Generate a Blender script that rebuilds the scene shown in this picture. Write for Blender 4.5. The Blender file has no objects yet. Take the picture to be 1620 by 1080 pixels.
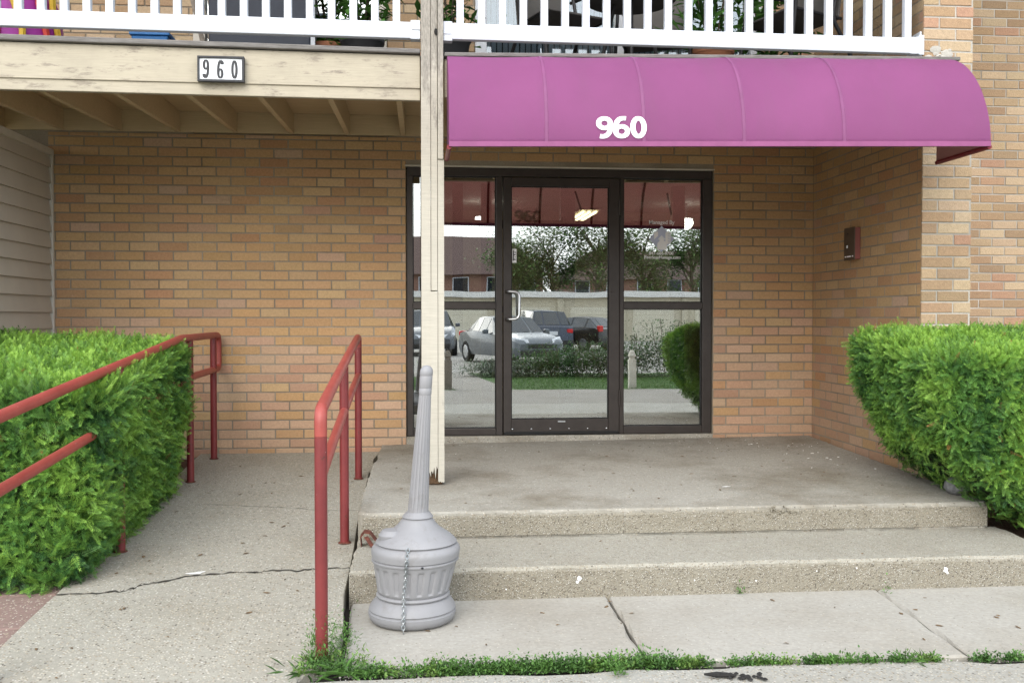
import bpy, bmesh, math, random
import numpy as np
from mathutils import Vector, Matrix, noise as mnoise
R = math.radians
random.seed(7); rng = np.random.default_rng(7)
sc = bpy.context.scene
COL = sc.collection

# ------------------------------------------------------------------ camera, sky, sun, exposure
cam = bpy.data.cameras.new('camera'); camo = bpy.data.objects.new('camera', cam); COL.objects.link(camo)
camo.location = (0, 0, 1.245)
camo.rotation_euler = (R(90 - 1.36), 0, R(-5.35))
cam.sensor_width = 36; cam.lens = 1560 / 1620 * 36; cam.clip_start = .05; cam.clip_end = 2000
sc.camera = camo

SUN_EL, SUN_AZ = R(36), R(200)      # azimuth clockwise from +Y (north)
w = bpy.data.worlds.new('World'); sc.world = w; w.use_nodes = True
nt = w.node_tree; nt.nodes.clear()
out = nt.nodes.new('ShaderNodeOutputWorld'); bg = nt.nodes.new('ShaderNodeBackground')
sky = nt.nodes.new('ShaderNodeTexSky'); sky.sky_type = 'NISHITA'; sky.sun_disc = False
sky.sun_elevation = SUN_EL; sky.sun_rotation = SUN_AZ; sky.air_density = 1.0; sky.dust_density = 3.0
mx = nt.nodes.new('ShaderNodeMix'); mx.data_type = 'RGBA'
mx.inputs[0].default_value = .62
mx.inputs[7].default_value = (9.6, 10.1, 10.8, 1)          # even cloud layer
tc = nt.nodes.new('ShaderNodeTexCoord'); cn = nt.nodes.new('ShaderNodeTexNoise'); cn.inputs['Scale'].default_value = 2.2
cn.inputs['Detail'].default_value = 5
cr = nt.nodes.new('ShaderNodeMapRange'); cr.inputs[1].default_value = .3; cr.inputs[2].default_value = .7
cr.inputs[3].default_value = .52; cr.inputs[4].default_value = .9
nt.links.new(tc.outputs['Generated'], cn.inputs['Vector']); nt.links.new(cn.outputs['Fac'], cr.inputs[0]); nt.links.new(cr.outputs[0], mx.inputs[0])
nt.links.new(sky.outputs[0], mx.inputs[6]); nt.links.new(mx.outputs[2], bg.inputs[0])
bg.inputs[1].default_value = .15
nt.links.new(bg.outputs[0], out.inputs[0])
sun = bpy.data.lights.new('sun', 'SUN'); sun.energy = 1.3; sun.angle = R(50); sun.color = (1, .96, .9)
suno = bpy.data.objects.new('sun', sun); COL.objects.link(suno)
sd = Vector((math.sin(SUN_AZ) * math.cos(SUN_EL), math.cos(SUN_AZ) * math.cos(SUN_EL), math.sin(SUN_EL)))
suno.rotation_euler = sd.to_track_quat('Z', 'Y').to_euler()
sc.view_settings.view_transform = 'Standard'; sc.view_settings.look = 'None'
sc.view_settings.exposure = 0.84; sc.view_settings.gamma = 1
sc.render.engine = 'CYCLES'
sc.cycles.max_bounces = 10; sc.cycles.transparent_max_bounces = 24; sc.cycles.diffuse_bounces = 4
sc.cycles.caustics_reflective = False; sc.cycles.caustics_refractive = False
sc.cycles.use_denoising = True; sc.cycles.denoising_prefilter = 'NONE'
sc.cycles.sample_clamp_indirect = 6

# ------------------------------------------------------------------ materials
MATS = {}
class NT:
    def __init__(s, name):
        m = bpy.data.materials.new(name); m.use_nodes = True; s.m = m; s.t = m.node_tree
        s.b = s.t.nodes['Principled BSDF']; s.o = s.t.nodes['Material Output']; MATS[name] = m
        s.pos = None
    def n(s, typ, **kw):
        nd = s.t.nodes.new(typ)
        for k, v in kw.items():
            if k in nd.inputs: nd.inputs[k].default_value = v
            else: setattr(nd, k, v)
        return nd
    def l(s, a, b): s.t.links.new(a, b)
    def P(s, scale=(1, 1, 1)):
        if s.pos is None: s.pos = s.n('ShaderNodeNewGeometry')
        mp = s.n('ShaderNodeMapping'); mp.inputs['Scale'].default_value = scale
        s.l(s.pos.outputs['Position'], mp.inputs['Vector']); return mp.outputs[0]
    def noise(s, scale, detail=4, rough=.6, stretch=(1, 1, 1)):
        nd = s.n('ShaderNodeTexNoise', Scale=scale, Detail=detail, Roughness=rough); s.l(s.P(stretch), nd.inputs['Vector']); return nd.outputs['Fac']
    def ramp(s, fac, stops):
        r = s.n('ShaderNodeValToRGB'); e = r.color_ramp.elements
        while len(e) > 1: e.remove(e[-1])
        for i, (p, c) in enumerate(stops):
            if i == 0: e[0].position = p; el = e[0]
            else: el = e.new(p)
            el.color = (*c, 1) if len(c) == 3 else c
        s.l(fac, r.inputs[0]); return r.outputs[0]
    def mix(s, fac, a, b, mode='MIX'):
        m = s.n('ShaderNodeMix', data_type='RGBA', blend_type=mode)
        for sock, v in ((m.inputs[0], fac), (m.inputs[6], a), (m.inputs[7], b)):
            if isinstance(v, (int, float)): sock.default_value = v
            elif isinstance(v, tuple): sock.default_value = (*v, 1)
            else: s.l(v, sock)
        return m.outputs[2]
    def mr(s, v, a, b, c, d):
        m = s.n('ShaderNodeMapRange'); s.l(v, m.inputs[0])
        for i, x in enumerate((a, b, c, d)): m.inputs[i + 1].default_value = x
        return m.outputs[0]
    def col(s, c):
        if isinstance(c, tuple): s.b.inputs['Base Color'].default_value = (*c, 1)
        else: s.l(c, s.b.inputs['Base Color'])
    def bump(s, h, strength=.3, dist=.01):
        b = s.n('ShaderNodeBump', Strength=strength, Distance=dist); s.l(h, b.inputs['Height']); s.l(b.outputs[0], s.b.inputs['Normal'])
    def set(s, **kw):
        for k, v in kw.items(): s.b.inputs[k.replace('_', ' ')].default_value = v
        return s

def simple(name, c, rough=.6, metal=0., var=.12, scale=9, bump=0., bscale=60, spec=.4, stretch=(1, 1, 1)):
    k = NT(name); f = k.noise(scale, 5, .6, stretch)
    lo = tuple(x * (1 - var) for x in c); hi = tuple(min(1, x * (1 + var)) for x in c)
    k.col(k.ramp(f, [(.3, lo), (.7, hi)]))
    k.set(Roughness=rough, Metallic=metal); k.b.inputs['Specular IOR Level'].default_value = spec
    if bump: k.bump(k.noise(bscale, 4, .6, stretch), bump, .01)
    return k

def brick_mat(name, bump):
    k = NT(name)
    a = k.n('ShaderNodeAttribute', attribute_name='bcol'); oi = k.n('ShaderNodeObjectInfo')
    c = k.mix(1., a.outputs['Color'], oi.outputs['Color'], 'ADD')
    f = k.noise(55, 6, .7); c2 = k.mix(k.mr(f, .25, .75, 0, 1), k.mix(1., c, (.8, .79, .78), 'MULTIPLY'), k.mix(1., c, (1.14, 1.13, 1.1), 'MULTIPLY'))
    g = k.noise(2.2, 4, .6); c3 = k.mix(k.mr(g, .45, .75, 0, .25), c2, (.42, .31, .19))
    sp = k.noise(210, 2, .5); c4 = k.mix(k.mr(sp, .68, .74, 0, .55), c3, (.09, .06, .045))
    ef = k.noise(16, 5, .7); c5 = k.mix(k.mr(ef, .68, .78, 0, .35), c4, (.6, .56, .5))
    k.col(c5); k.set(Roughness=.92); k.b.inputs['Specular IOR Level'].default_value = .2
    k.bump(k.noise(130, 6, .75, (1, 1, .6)), bump, .006)
    return k.m
brick_mat('brick', .45); brick_mat('brick_rough', .95)
def mortar_mat(name, lo, hi):
    k = NT(name); k.col(k.mix(k.mr(k.noise(1.6, 4, .6), .35, .65, 0, 1), k.ramp(k.noise(120, 4, .7), [(.3, lo), (.7, hi)]), tuple(x * .72 for x in lo)))
    k.set(Roughness=.95); k.bump(k.noise(160, 5, .7), .6, .006)
mortar_mat('mortar', (.285, .24, .18), (.40, .35, .275))
mortar_mat('mortar_pale', (.44, .42, .37), (.66, .63, .58))

def agg_mat(name, matrix, dens, scale, bump, stain=(.30, .27, .22), stain_amt=.35):
    k = NT(name)
    v = k.n('ShaderNodeTexVoronoi', Scale=scale); k.l(k.P(), v.inputs['Vector'])
    sep = k.n('ShaderNodeSeparateColor'); k.l(v.outputs['Color'], sep.inputs[0])
    peb = k.ramp(sep.outputs[0], [(0, (.10, .09, .08)), (.12, (.20, .17, .13)), (.3, (.36, .31, .23)), (.55, (.46, .42, .34)), (.85, (.50, .47, .41)), (1, (.58, .56, .51))])
    edge = k.mr(v.outputs['Distance'], .28, .5, 1, 0)
    on = k.mr(sep.outputs[1], 1 - dens - .03, 1 - dens + .03, 0, 1)
    mm = k.n('ShaderNodeMath', operation='MULTIPLY'); k.l(edge, mm.inputs[0]); k.l(on, mm.inputs[1])
    base = k.ramp(k.noise(45, 6, .7), [(.3, tuple(x * .85 for x in matrix)), (.7, tuple(x * 1.12 for x in matrix))])
    c = k.mix(mm.outputs[0], base, peb)
    big = k.noise(1.3, 6, .65); c = k.mix(k.mr(big, .45, .72, 0, stain_amt), c, k.mix(1., c, tuple(x * 2.1 for x in stain), 'MULTIPLY'))
    fine = k.noise(6, 6, .7); c = k.mix(k.mr(fine, .55, .8, 0, .3), c, tuple(min(1, x * 1.3) for x in matrix))
    k.col(c); k.set(Roughness=.93); k.b.inputs['Specular IOR Level'].default_value = .25
    ad = k.n('ShaderNodeMath', operation='MULTIPLY_ADD'); k.l(mm.outputs[0], ad.inputs[0]); ad.inputs[1].default_value = .8; k.l(k.noise(90, 5, .7), ad.inputs[2])
    k.bump(ad.outputs[0], bump, .006)
agg_mat('concrete_ramp', (.328, .314, .266), .62, 84, .6)
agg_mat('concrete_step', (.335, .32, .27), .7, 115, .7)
agg_mat('concrete_riser', (.27, .25, .20), .82, 125, .9)  # coarse brown aggregate, darkened further to put riser shade into the colour
agg_mat('concrete_landing', (.342, .328, .285), .3, 95, .35, (.25, .225, .19), .95)
agg_mat('concrete_slab', (.355, .340, .302), .07, 120, .2, (.33, .305, .27), .55)
agg_mat('concrete_walk', (.34, .333, .30), .6, 88, .6)
agg_mat('concrete_far', (.26, .245, .22), .3, 90, .4)
agg_mat('asphalt', (.30, .29, .27), .4, 60, .3)
agg_mat('paver_red', (.235, .165, .145), .35, 100, .5)
simple('crevice', (.025, .022, .018), .95)
k = NT('mulch'); k.col(k.ramp(k.noise(60, 6, .8), [(.3, (.03, .018, .012)), (.55, (.12, .06, .035)), (.75, (.24, .14, .08))])); k.set(Roughness=.95); k.bump(k.noise(70, 6, .8), 1., .02)
k = NT('grass_ground'); k.col(k.ramp(k.noise(40, 6, .8), [(.3, (.03, .07, .015)), (.7, (.09, .17, .04))])); k.set(Roughness=.95); k.bump(k.noise(90, 5, .8), 1., .02)

def paint_wood(name, paint, bare, lo, hi, zgrey=None):
    k = NT(name)
    grain = k.noise(9, 7, .7, (1, 1, 14)) if zgrey is not None else k.noise(9, 7, .7, (.6, 4, 12))
    p = k.ramp(grain, [(.3, tuple(x * .86 for x in paint)), (.7, tuple(min(1, x * 1.06) for x in paint))])
    bw = k.ramp(k.noise(30, 6, .7, (6, 6, 1) if zgrey is not None else (.5, 4, 8)), [(.3, tuple(x * .5 for x in bare)), (.7, tuple(x * 1.25 for x in bare))])
    wear = k.noise(5.5, 9, .78, (3.2, 3.2, .8) if zgrey is not None else (.7, 3, 2.6))
    if zgrey is not None:
        sx = k.n('ShaderNodeSeparateXYZ'); k.l(k.P(), sx.inputs[0])
        zz = k.mr(sx.outputs[2], zgrey, zgrey + .75, 0, .30)
        ad = k.n('ShaderNodeMath', operation='ADD'); k.l(wear, ad.inputs[0]); k.l(zz, ad.inputs[1]); wear = ad.outputs[0]
    c = k.mix(k.mr(wear, lo, hi, 0, 1), p, bw)
    dirt = k.noise(2.4, 7, .7); c = k.mix(k.mr(dirt, .5, .8, 0, .35), c, tuple(x * .6 for x in paint))
    k.col(c); k.set(Roughness=.75); k.bump(grain, .25, .004)
paint_wood('fascia_paint', (.43, .385, .295), (.30, .26, .205), .535, .62)
paint_wood('post_paint', (.47, .445, .375), (.31, .285, .245), .64, .74, 2.15)
paint_wood('joist_paint', (.53, .41, .25), (.25, .2, .14), .70, .8)
simple('deck_grey', (.17, .16, .15), .85, var=.3, scale=20, bump=.4, stretch=(.5, 5, 5))
simple('vinyl_white', (.60, .635, .685), .42, var=.02, spec=.4)
simple('siding', (.46, .415, .345), .6, var=.05, scale=4)
simple('siding_trim', (.55, .52, .46), .5, var=.05)
simple('bronze', (.052, .044, .04), .42, .35, var=.12, scale=14)
simple('gasket', (.008, .008, .008), .6)
simple('white_print', (.86, .86, .88), .6, var=.02)
simple('sign_white', (.80, .83, .87), .35, var=.02)
simple('sign_black', (.018, .02, .025), .45)
simple('print_blue', (.52, .57, .74), .6, var=.05)
simple('black_metal', (.02, .02, .022), .45, .2)
simple('rust', (.11, .032, .02), .8, var=.5, scale=40, bump=.4)
simple('steel', (.62, .64, .66), .3, 1., var=.1)
simple('galvanised', (.36, .39, .40), .38, .8, var=.25, scale=80)
k = NT('receptacle_grey'); f = k.noise(9, 7, .72)
cc = k.ramp(k.noise(4, 5, .6), [(.3, (.232, .233, .242)), (.7, (.270, .271, .281))]); cc = k.mix(k.mr(f, .55, .74, 0, .6), cc, (.16, .15, .14)); cc = k.mix(k.mr(k.noise(38, 6, .7, (1, 1, 2.5)), .66, .72, 0, .6), cc, (.42, .42, .43))
k.col(cc); k.set(Roughness=.52); k.bump(k.noise(240, 3, .6), .08, .004)
simple('stone_grey', (.2, .2, .2), .8, var=.4, scale=30, bump=.6, bscale=50)
simple('intercom_brown', (.10, .072, .052), .45, .3)
simple('intercom_red', (.25, .085, .075), .55)
simple('bark', (.13, .10, .075), .95, var=.4, scale=20, bump=.8, stretch=(4, 4, 1))
simple('old_wood', (.24, .21, .175), .9, var=.35, scale=24, bump=.6, stretch=(5, 5, 1))
simple('rotten_wood', (.10, .06, .032), .95, var=.5, scale=40, bump=.8, stretch=(4, 4, 1))
simple('caulk', (.62, .58, .5), .8)
simple('dry_leaf', (.13, .085, .045), .9, var=.5, scale=60)
simple('orange_leaf', (.5, .14, .04), .8, var=.3, scale=60)
simple('char', (.018, .017, .016), .9, var=.5, scale=60, bump=.5)
simple('white_stain', (.78, .78, .76), .8, var=.1, scale=60)
k = NT('rail_paint'); f = k.noise(26, 6, .7)
cc = k.ramp(k.noise(5, 5, .7), [(.3, (.135, .018, .02)), (.7, (.20, .031, .03))])
cc = k.mix(k.mr(f, .63, .68, 0, .85), cc, (.075, .025, .018)); cc = k.mix(k.mr(k.noise(60, 4, .6), .72, .74, 0, .8), cc, (.6, .5, .47))
k.col(cc); k.set(Roughness=.42); k.bump(f, .12, .004)
k = NT('rail_paint_faded'); f = k.noise(30, 6, .7)
cc = k.ramp(k.noise(4, 5, .7), [(.3, (.26, .042, .034)), (.7, (.35, .07, .054))]); cc = k.mix(k.mr(f, .65, .70, 0, .85), cc, (.15, .05, .035)); cc = k.mix(k.mr(k.noise(50, 4, .6), .72, .74, 0, .9), cc, (.75, .66, .62))
k.col(cc); k.set(Roughness=.45); k.bump(f, .1, .004)

def fabric(name, c, trans, tc):
    k = NT(name); k.col(k.mix(k.mr(k.noise(3.2, 7, .72, (1.6, .4, .35)), .50, .72, 0, .5), k.ramp(k.noise(1.5, 5, .6), [(.3, tuple(x * .9 for x in c)), (.7, tuple(x * 1.06 for x in c))]), tuple(x * .74 + .03 for x in c))); k.set(Roughness=.66)
    k.b.inputs['Specular IOR Level'].default_value = .35
    wv = k.noise(420, 2, .5, (1, 3, 1)); fold = k.noise(2.2, 3, .5, (1.6, .5, .6))
    ad = k.n('ShaderNodeMath', operation='MULTIPLY_ADD'); k.l(fold, ad.inputs[0]); ad.inputs[1].default_value = 11; k.l(wv, ad.inputs[2]); k.bump(ad.outputs[0], .24, .01)
    tr = k.n('ShaderNodeBsdfTranslucent'); tr.inputs['Color'].default_value = (*tc, 1)
    ms = k.n('ShaderNodeMixShader'); ms.inputs[0].default_value = trans
    k.l(k.b.outputs[0], ms.inputs[1]); k.l(tr.outputs[0], ms.inputs[2]); k.l(ms.outputs[0], k.o.inputs['Surface'])
fabric('awning_outer', (.31, .088, .245), .38, (.46, .24, .22)); fabric('awning_lining', (.56, .36, .33), .6, (.62, .46, .43)); simple('awning_seam', (.185, .05, .14), .6)
simple('awning_edge', (.24, .065, .17), .6); simple('awning_frame', (.17, .012, .02), .45)

def glass(name, refl, tint):
    k = NT(name); t = k.t; t.nodes.remove(k.b)
    tr = k.n('ShaderNodeBsdfTransparent'); tr.inputs[0].default_value = (*tint, 1)
    gl = k.n('ShaderNodeBsdfGlossy'); gl.inputs['Roughness'].default_value = 0; gl.inputs['Color'].default_value = (.96, .99, .98, 1)
    # gentle waviness of the sheet
    nz = k.noise(1.1, 2, .5); b = k.n('ShaderNodeBump', Strength=.012, Distance=.05); k.l(nz, b.inputs['Height']); k.l(b.outputs[0], gl.inputs['Normal'])
    fr = k.n('ShaderNodeFresnel', IOR=1.5); ad = k.n('ShaderNodeMath', operation='ADD'); ad.use_clamp = True
    k.l(fr.outputs[0], ad.inputs[0]); ad.inputs[1].default_value = refl
    ms = k.n('ShaderNodeMixShader'); k.l(ad.outputs[0], ms.inputs[0]); k.l(tr.outputs[0], ms.inputs[1]); k.l(gl.outputs[0], ms.inputs[2]); k.l(ms.outputs[0], k.o.inputs['Surface'])
glass('entrance_glass', .40, (.78, .8, .78)); glass('window_glass', .12, (.75, .8, .82))
k = NT('car_glass'); k.col((.02, .025, .03)); k.set(Roughness=.05); k.b.inputs['Specular IOR Level'].default_value = 1.
def emit(name, c, s):
    k = NT(name); k.col((.9, .9, .9)); k.b.inputs['Emission Color'].default_value = (*c, 1); k.b.inputs['Emission Strength'].default_value = s
emit('lamp_glow', (1, .97, .9), 9); emit('tube_glow', (1, .86, .5), 5)
def leafmat(name, trans=.25, rough=.5):
    k = NT(name); a = k.n('ShaderNodeAttribute', attribute_name='lcol'); k.l(a.outputs['Color'], k.b.inputs['Base Color']); k.set(Roughness=rough)
    k.b.inputs['Specular IOR Level'].default_value = .3
    tr = k.n('ShaderNodeBsdfTranslucent'); k.l(a.outputs['Color'], tr.inputs[0]); ms = k.n('ShaderNodeMixShader'); ms.inputs[0].default_value = trans
    k.l(k.b.outputs[0], ms.inputs[1]); k.l(tr.outputs[0], ms.inputs[2]); k.l(ms.outputs[0], k.o.inputs['Surface'])
leafmat('leaf')
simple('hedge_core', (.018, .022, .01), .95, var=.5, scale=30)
for nm, c in dict(car_silver=(.11, .125, .14), car_navy=(.03, .04, .065), car_black=(.012, .012, .014), car_grey=(.11, .12, .135)).items():
    kk = simple(nm, c, .3, .4, var=.03); kk.b.inputs['Coat Weight'].default_value = .6
simple('tyre', (.015, .015, .015), .85); simple('rim', (.5, .51, .52), .3, .9); simple('red_lens', (.55, .02, .02), .2); simple('clear_lens', (.75, .77, .8), .12)
simple('plate_white', (.7, .72, .75), .5); simple('trim_black', (.015, .015, .016), .5)
simple('garage_wall', (.50, .45, .34), .8, var=.06, scale=3); simple('garage_door', (.60, .555, .44), .6, var=.04); simple('roof_edge', (.66, .65, .62), .6)
simple('roof_brown', (.13, .085, .075), .9, var=.25, scale=30); simple('far_brick', (.23, .125, .095), .9, var=.2, scale=20); simple('dark_window', (.02, .025, .03), .1)
simple('lobby_wall', (.42, .36, .26), .8); simple('lobby_tile', (.15, .14, .125), .35, var=.2); simple('lobby_ceiling', (.5, .48, .43), .8); simple('mat_dark', (.03, .03, .03), .95)
simple('pot_terracotta', (.36, .15, .08), .8); simple('pot_dark', (.04, .04, .045), .6)
simple('box_navy', (.025, .032, .05), .5); simple('bin_blue', (.03, .16, .42), .45); simple('curtain', (.42, .46, .52), .8, var=.12, scale=8, stretch=(20, 20, .2))
simple('toy_purple', (.33, .03, .30), .5); simple('toy_yellow', (.75, .5, .05), .5); simple('toy_red', (.6, .06, .04), .5); simple('sling_fabric', (.09, .085, .08), .8)

# ------------------------------------------------------------------ helpers
class MB:
    def __init__(s): s.v = []; s.f = []; s.a = []
    def add(s, vs, fs):
        o = len(s.v); s.v += [tuple(v) for v in vs]; s.f += [tuple(i + o for i in q) for q in fs]
        return s
    def box(s, x0, x1, y0, y1, z0, z1):
        return s.add([(x0, y0, z0), (x1, y0, z0), (x1, y1, z0), (x0, y1, z0), (x0, y0, z1), (x1, y0, z1), (x1, y1, z1), (x0, y1, z1)],
                     [(0, 3, 2, 1), (4, 5, 6, 7), (0, 1, 5, 4), (1, 2, 6, 5), (2, 3, 7, 6), (3, 0, 4, 7)])
    def hexa(s, c8):   # bottom four counter-clockwise then top four
        return s.add(c8, [(0, 3, 2, 1), (4, 5, 6, 7), (0, 1, 5, 4), (1, 2, 6, 5), (2, 3, 7, 6), (3, 0, 4, 7)])
    def tube(s, path, r, n=10, caps=True, closed=False):
        P = [Vector(p) for p in path]; m = len(P); rings = []; up = None
        rr = r if isinstance(r, (list, tuple)) else [r] * m
        for i, p in enumerate(P):
            a = P[(i - 1) % m] if (i or closed) else p; b = P[(i + 1) % m] if (i < m - 1 or closed) else p
            t = (b - a).normalized()
            if up is None:
                up = Vector((0, 0, 1)) if abs(t.z) < .9 else Vector((1, 0, 0))
            x = up - t * up.dot(t)
            x = x.normalized() if x.length > 1e-6 else t.orthogonal().normalized()
            y = t.cross(x); up = x
            rings.append([p + (x * math.cos(q * 2 * math.pi / n) + y * math.sin(q * 2 * math.pi / n)) * rr[i] for q in range(n)])
        o = len(s.v)
        for ring in rings: s.v += [tuple(q) for q in ring]
        last = m if closed else m - 1
        for i in range(last):
            j = (i + 1) % m
            for q in range(n): s.f.append((o + i * n + q, o + i * n + (q + 1) % n, o + j * n + (q + 1) % n, o + j * n + q))
        if caps and not closed:
            s.f.append(tuple(o + q for q in range(n))[::-1]); s.f.append(tuple(o + (m - 1) * n + q for q in range(n)))
        return s
    def lathe(s, prof, c=(0, 0, 0), n=32, mod=None, a0=0, close=True):
        o = len(s.v); m = len(prof)
        for i, (r, z) in enumerate(prof):
            for q in range(n):
                a = q * 2 * math.pi / n; rr = r * (mod(i, a) if mod else 1)
                s.v.append((c[0] + rr * math.cos(a), c[1] + rr * math.sin(a), c[2] + z))
        for i in range(m - 1):
            for q in range(n): s.f.append((o + i * n + q, o + i * n + (q + 1) % n, o + (i + 1) * n + (q + 1) % n, o + (i + 1) * n + q))
        if close:
            s.f.append(tuple(o + q for q in range(n))[::-1]); s.f.append(tuple(o + (m - 1) * n + q for q in range(n)))
        return s
    def build(s, name, mat, parent=None, smooth=False, bevel=0, seg=2):
        me = bpy.data.meshes.new(name); me.from_pydata(s.v, [], s.f); me.update()
        o = bpy.data.objects.new(name, me); COL.objects.link(o)
        for m_ in (mat if isinstance(mat, (list, tuple)) else [mat]): me.materials.append(MATS[m_])
        if parent: o.parent = parent
        if smooth:
            me.shade_smooth()
            if smooth != 'all': me.set_sharp_from_angle(angle=R(38))
        if bevel:
            md = o.modifiers.new('bevel', 'BEVEL'); md.width = bevel; md.segments = seg; md.limit_method = 'ANGLE'; md.angle_limit = R(40)
        return o
def tag(o, label, cat, group=None, kind=None):
    o['label'] = label; o['category'] = cat
    if group: o['group'] = group
    if kind: o['kind'] = kind
    return o
def struct(o, label=None, cat=None):
    o['kind'] = 'structure'
    if label: o['label'] = label
    if cat: o['category'] = cat
    return o
def empty(name, loc=(0, 0, 0), rz=0):
    e = bpy.data.objects.new(name, None); COL.objects.link(e); e.location = loc; e.rotation_euler = (0, 0, rz); e.empty_display_size = .1
    return e
def bx(name, mat, parent, *a, bevel=0, seg=2): return MB().box(*a).build(name, mat, parent, bevel=bevel, seg=seg)
def link_copy(me, name, parent=None, loc=(0, 0, 0), rz=0):
    o = bpy.data.objects.new(name, me); COL.objects.link(o); o.location = loc; o.rotation_euler = (0, 0, rz); o.parent = parent; return o
def copy_tree(o, parent=None):
    c = o.copy(); COL.objects.link(c); c.parent = parent
    for ch in list(o.children): copy_tree(ch, c)
    return c
def colmesh(name, V, F, mat, parent, cols, attr='lcol'):
    """numpy mesh of triangles with a colour for each vertex"""
    me = bpy.data.meshes.new(name); nv, nf = len(V), len(F)
    me.vertices.add(nv); me.vertices.foreach_set('co', np.asarray(V, np.float32).ravel())
    me.loops.add(nf * 3); me.loops.foreach_set('vertex_index', np.asarray(F, np.int32).ravel())
    me.polygons.add(nf); me.polygons.foreach_set('loop_start', np.arange(0, nf * 3, 3, dtype=np.int32))
    me.update(calc_edges=True); me.shade_flat()
    at = me.attributes.new(attr, 'FLOAT_COLOR', 'POINT'); c4 = np.ones((nv, 4), np.float32); c4[:, :3] = cols; at.data.foreach_set('color', c4.ravel())
    me.materials.append(MATS[mat]); o = bpy.data.objects.new(name, me); COL.objects.link(o)
    if parent: o.parent = parent
    return o
# picture coordinates of a point: only used to choose which bricks are large enough in view to be objects of their own
TH, PT = R(5.35), R(1.36)
FW = Vector((math.sin(TH) * math.cos(PT), math.cos(TH) * math.cos(PT), -math.sin(PT))); RT = Vector((math.cos(TH), -math.sin(TH), 0)); UPV = RT.cross(FW)
def pix(p):
    d = Vector(p) - Vector((0, 0, 1.245)); q = d.dot(FW)
    return 810 + 1560 * d.dot(RT) / q, 540 - 1560 * d.dot(UPV) / q

# ------------------------------------------------------------------ ground
def sheet(name, mat, x0, x1, y0, y1, z, n=1):
    m = MB(); m.add([(x0, y0, z), (x1, y0, z), (x1, y1, z), (x0, y1, z)], [(0, 1, 2, 3)]); return m.build(name, mat)
struct(sheet('ground', 'asphalt', -400, 400, -600, 400, -.30), 'wide grey ground stretching away round the building', 'ground')
struct(sheet('parking_lot', 'asphalt', -60, 70, -44, -8.2, -.14), 'pale parking lot mirrored in the entrance glass', 'parking lot')
lawn = struct(MB().box(-30, 30, -7.9, -2.3, -.3, -.085).build('lawn', 'grass_ground'), 'strip of lawn mirrored low in the door glass', 'lawn')
ZS = -.07
def slab(name, mat, poly, zf, zb, parent=None, jit=.003, cham=.010, step=.09, seed=0):
    """concrete slab: outline with an uneven, chipped arris"""
    r = random.Random(seed); pts = []
    n = len(poly)
    for i in range(n):
        a, b = Vector(poly[i]), Vector(poly[(i + 1) % n]); L = (b - a).length; kx = max(1, int(L / step))
        for j in range(kx):
            p = a.lerp(b, j / kx); pts.append(p + (Vector((r.uniform(-jit, jit), r.uniform(-jit, jit))) if j else Vector((0, 0))))
    m = len(pts); inner = []
    for i in range(m):
        t = (pts[(i + 1) % m] - pts[i - 1]).normalized(); nrm = Vector((-t.y, t.x))
        inner.append(pts[i] + nrm * cham * r.uniform(.6, 1.8))
    mb = MB(); V = [(p.x, p.y, zf(p.x, p.y)) for p in inner] + [(p.x, p.y, zf(p.x, p.y) - cham * r.uniform(.5, 1.5)) for p in pts] + [(p.x, p.y, zb) for p in pts]
    F = [tuple(range(m))]
    for i in range(m):
        j = (i + 1) % m; F.append((i, m + i, m + j, j)); F.append((m + i, 2 * m + i, 2 * m + j, m + j))
    mb.add(V, F); return mb.build(name, mat, parent)

# near walk: rough concrete in front of the joint, out to the lawn
walk = struct(empty('walkway'), 'rough concrete walkway in the foreground beyond the weedy joint', 'walkway')
def jag(x0, x1, y, amp, n, seed):
    r = random.Random(seed); return [(x0 + (x1 - x0) * i / n, y + r.uniform(-amp, amp)) for i in range(n + 1)]
edge1 = jag(-.43, 2.0, 3.615, .022, 14, 3) + jag(2.2, 6.5, 3.57, .02, 8, 4)
slab('slab', 'concrete_walk', [(-.43, .6), (6.5, .6)] + edge1[::-1], lambda x, y: ZS - .004, -.28, walk, seed=1)
slab('slab', 'concrete_far', [(-6, -2.28), (6.5, -2.28), (6.5, .588), (-6, .588)], lambda x, y: ZS - .004, -.28, walk, seed=2)
slab('slab', 'concrete_far', [(-.4, -8.1), (1.1, -8.1), (1.4, -5), (1.7, -2.292), (.7, -2.292), (.2, -5)], lambda x, y: ZS - .004, -.28, walk, seed=3)
# paving between joint and step
side = struct(empty('sidewalk'), 'smooth pale concrete sidewalk slabs at the foot of the steps', 'sidewalk')
slab('slab', 'concrete_slab', [(-.285, 3.70), (.862, 3.70), (.879, 4.63), (-.318, 4.63)], lambda x, y: ZS + .002 * x, -.28, side, .004, seed=5)
slab('slab', 'concrete_slab', [(.874, 3.70), (2.128, 3.635), (2.206, 4.63), (.889, 4.63)], lambda x, y: ZS, -.28, side, .002, seed=6)
slab('slab', 'concrete_slab', [(2.137, 3.635), (4.6, 3.60), (4.6, 4.63), (2.214, 4.63)], lambda x, y: ZS, -.28, side, .002, seed=7)
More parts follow.
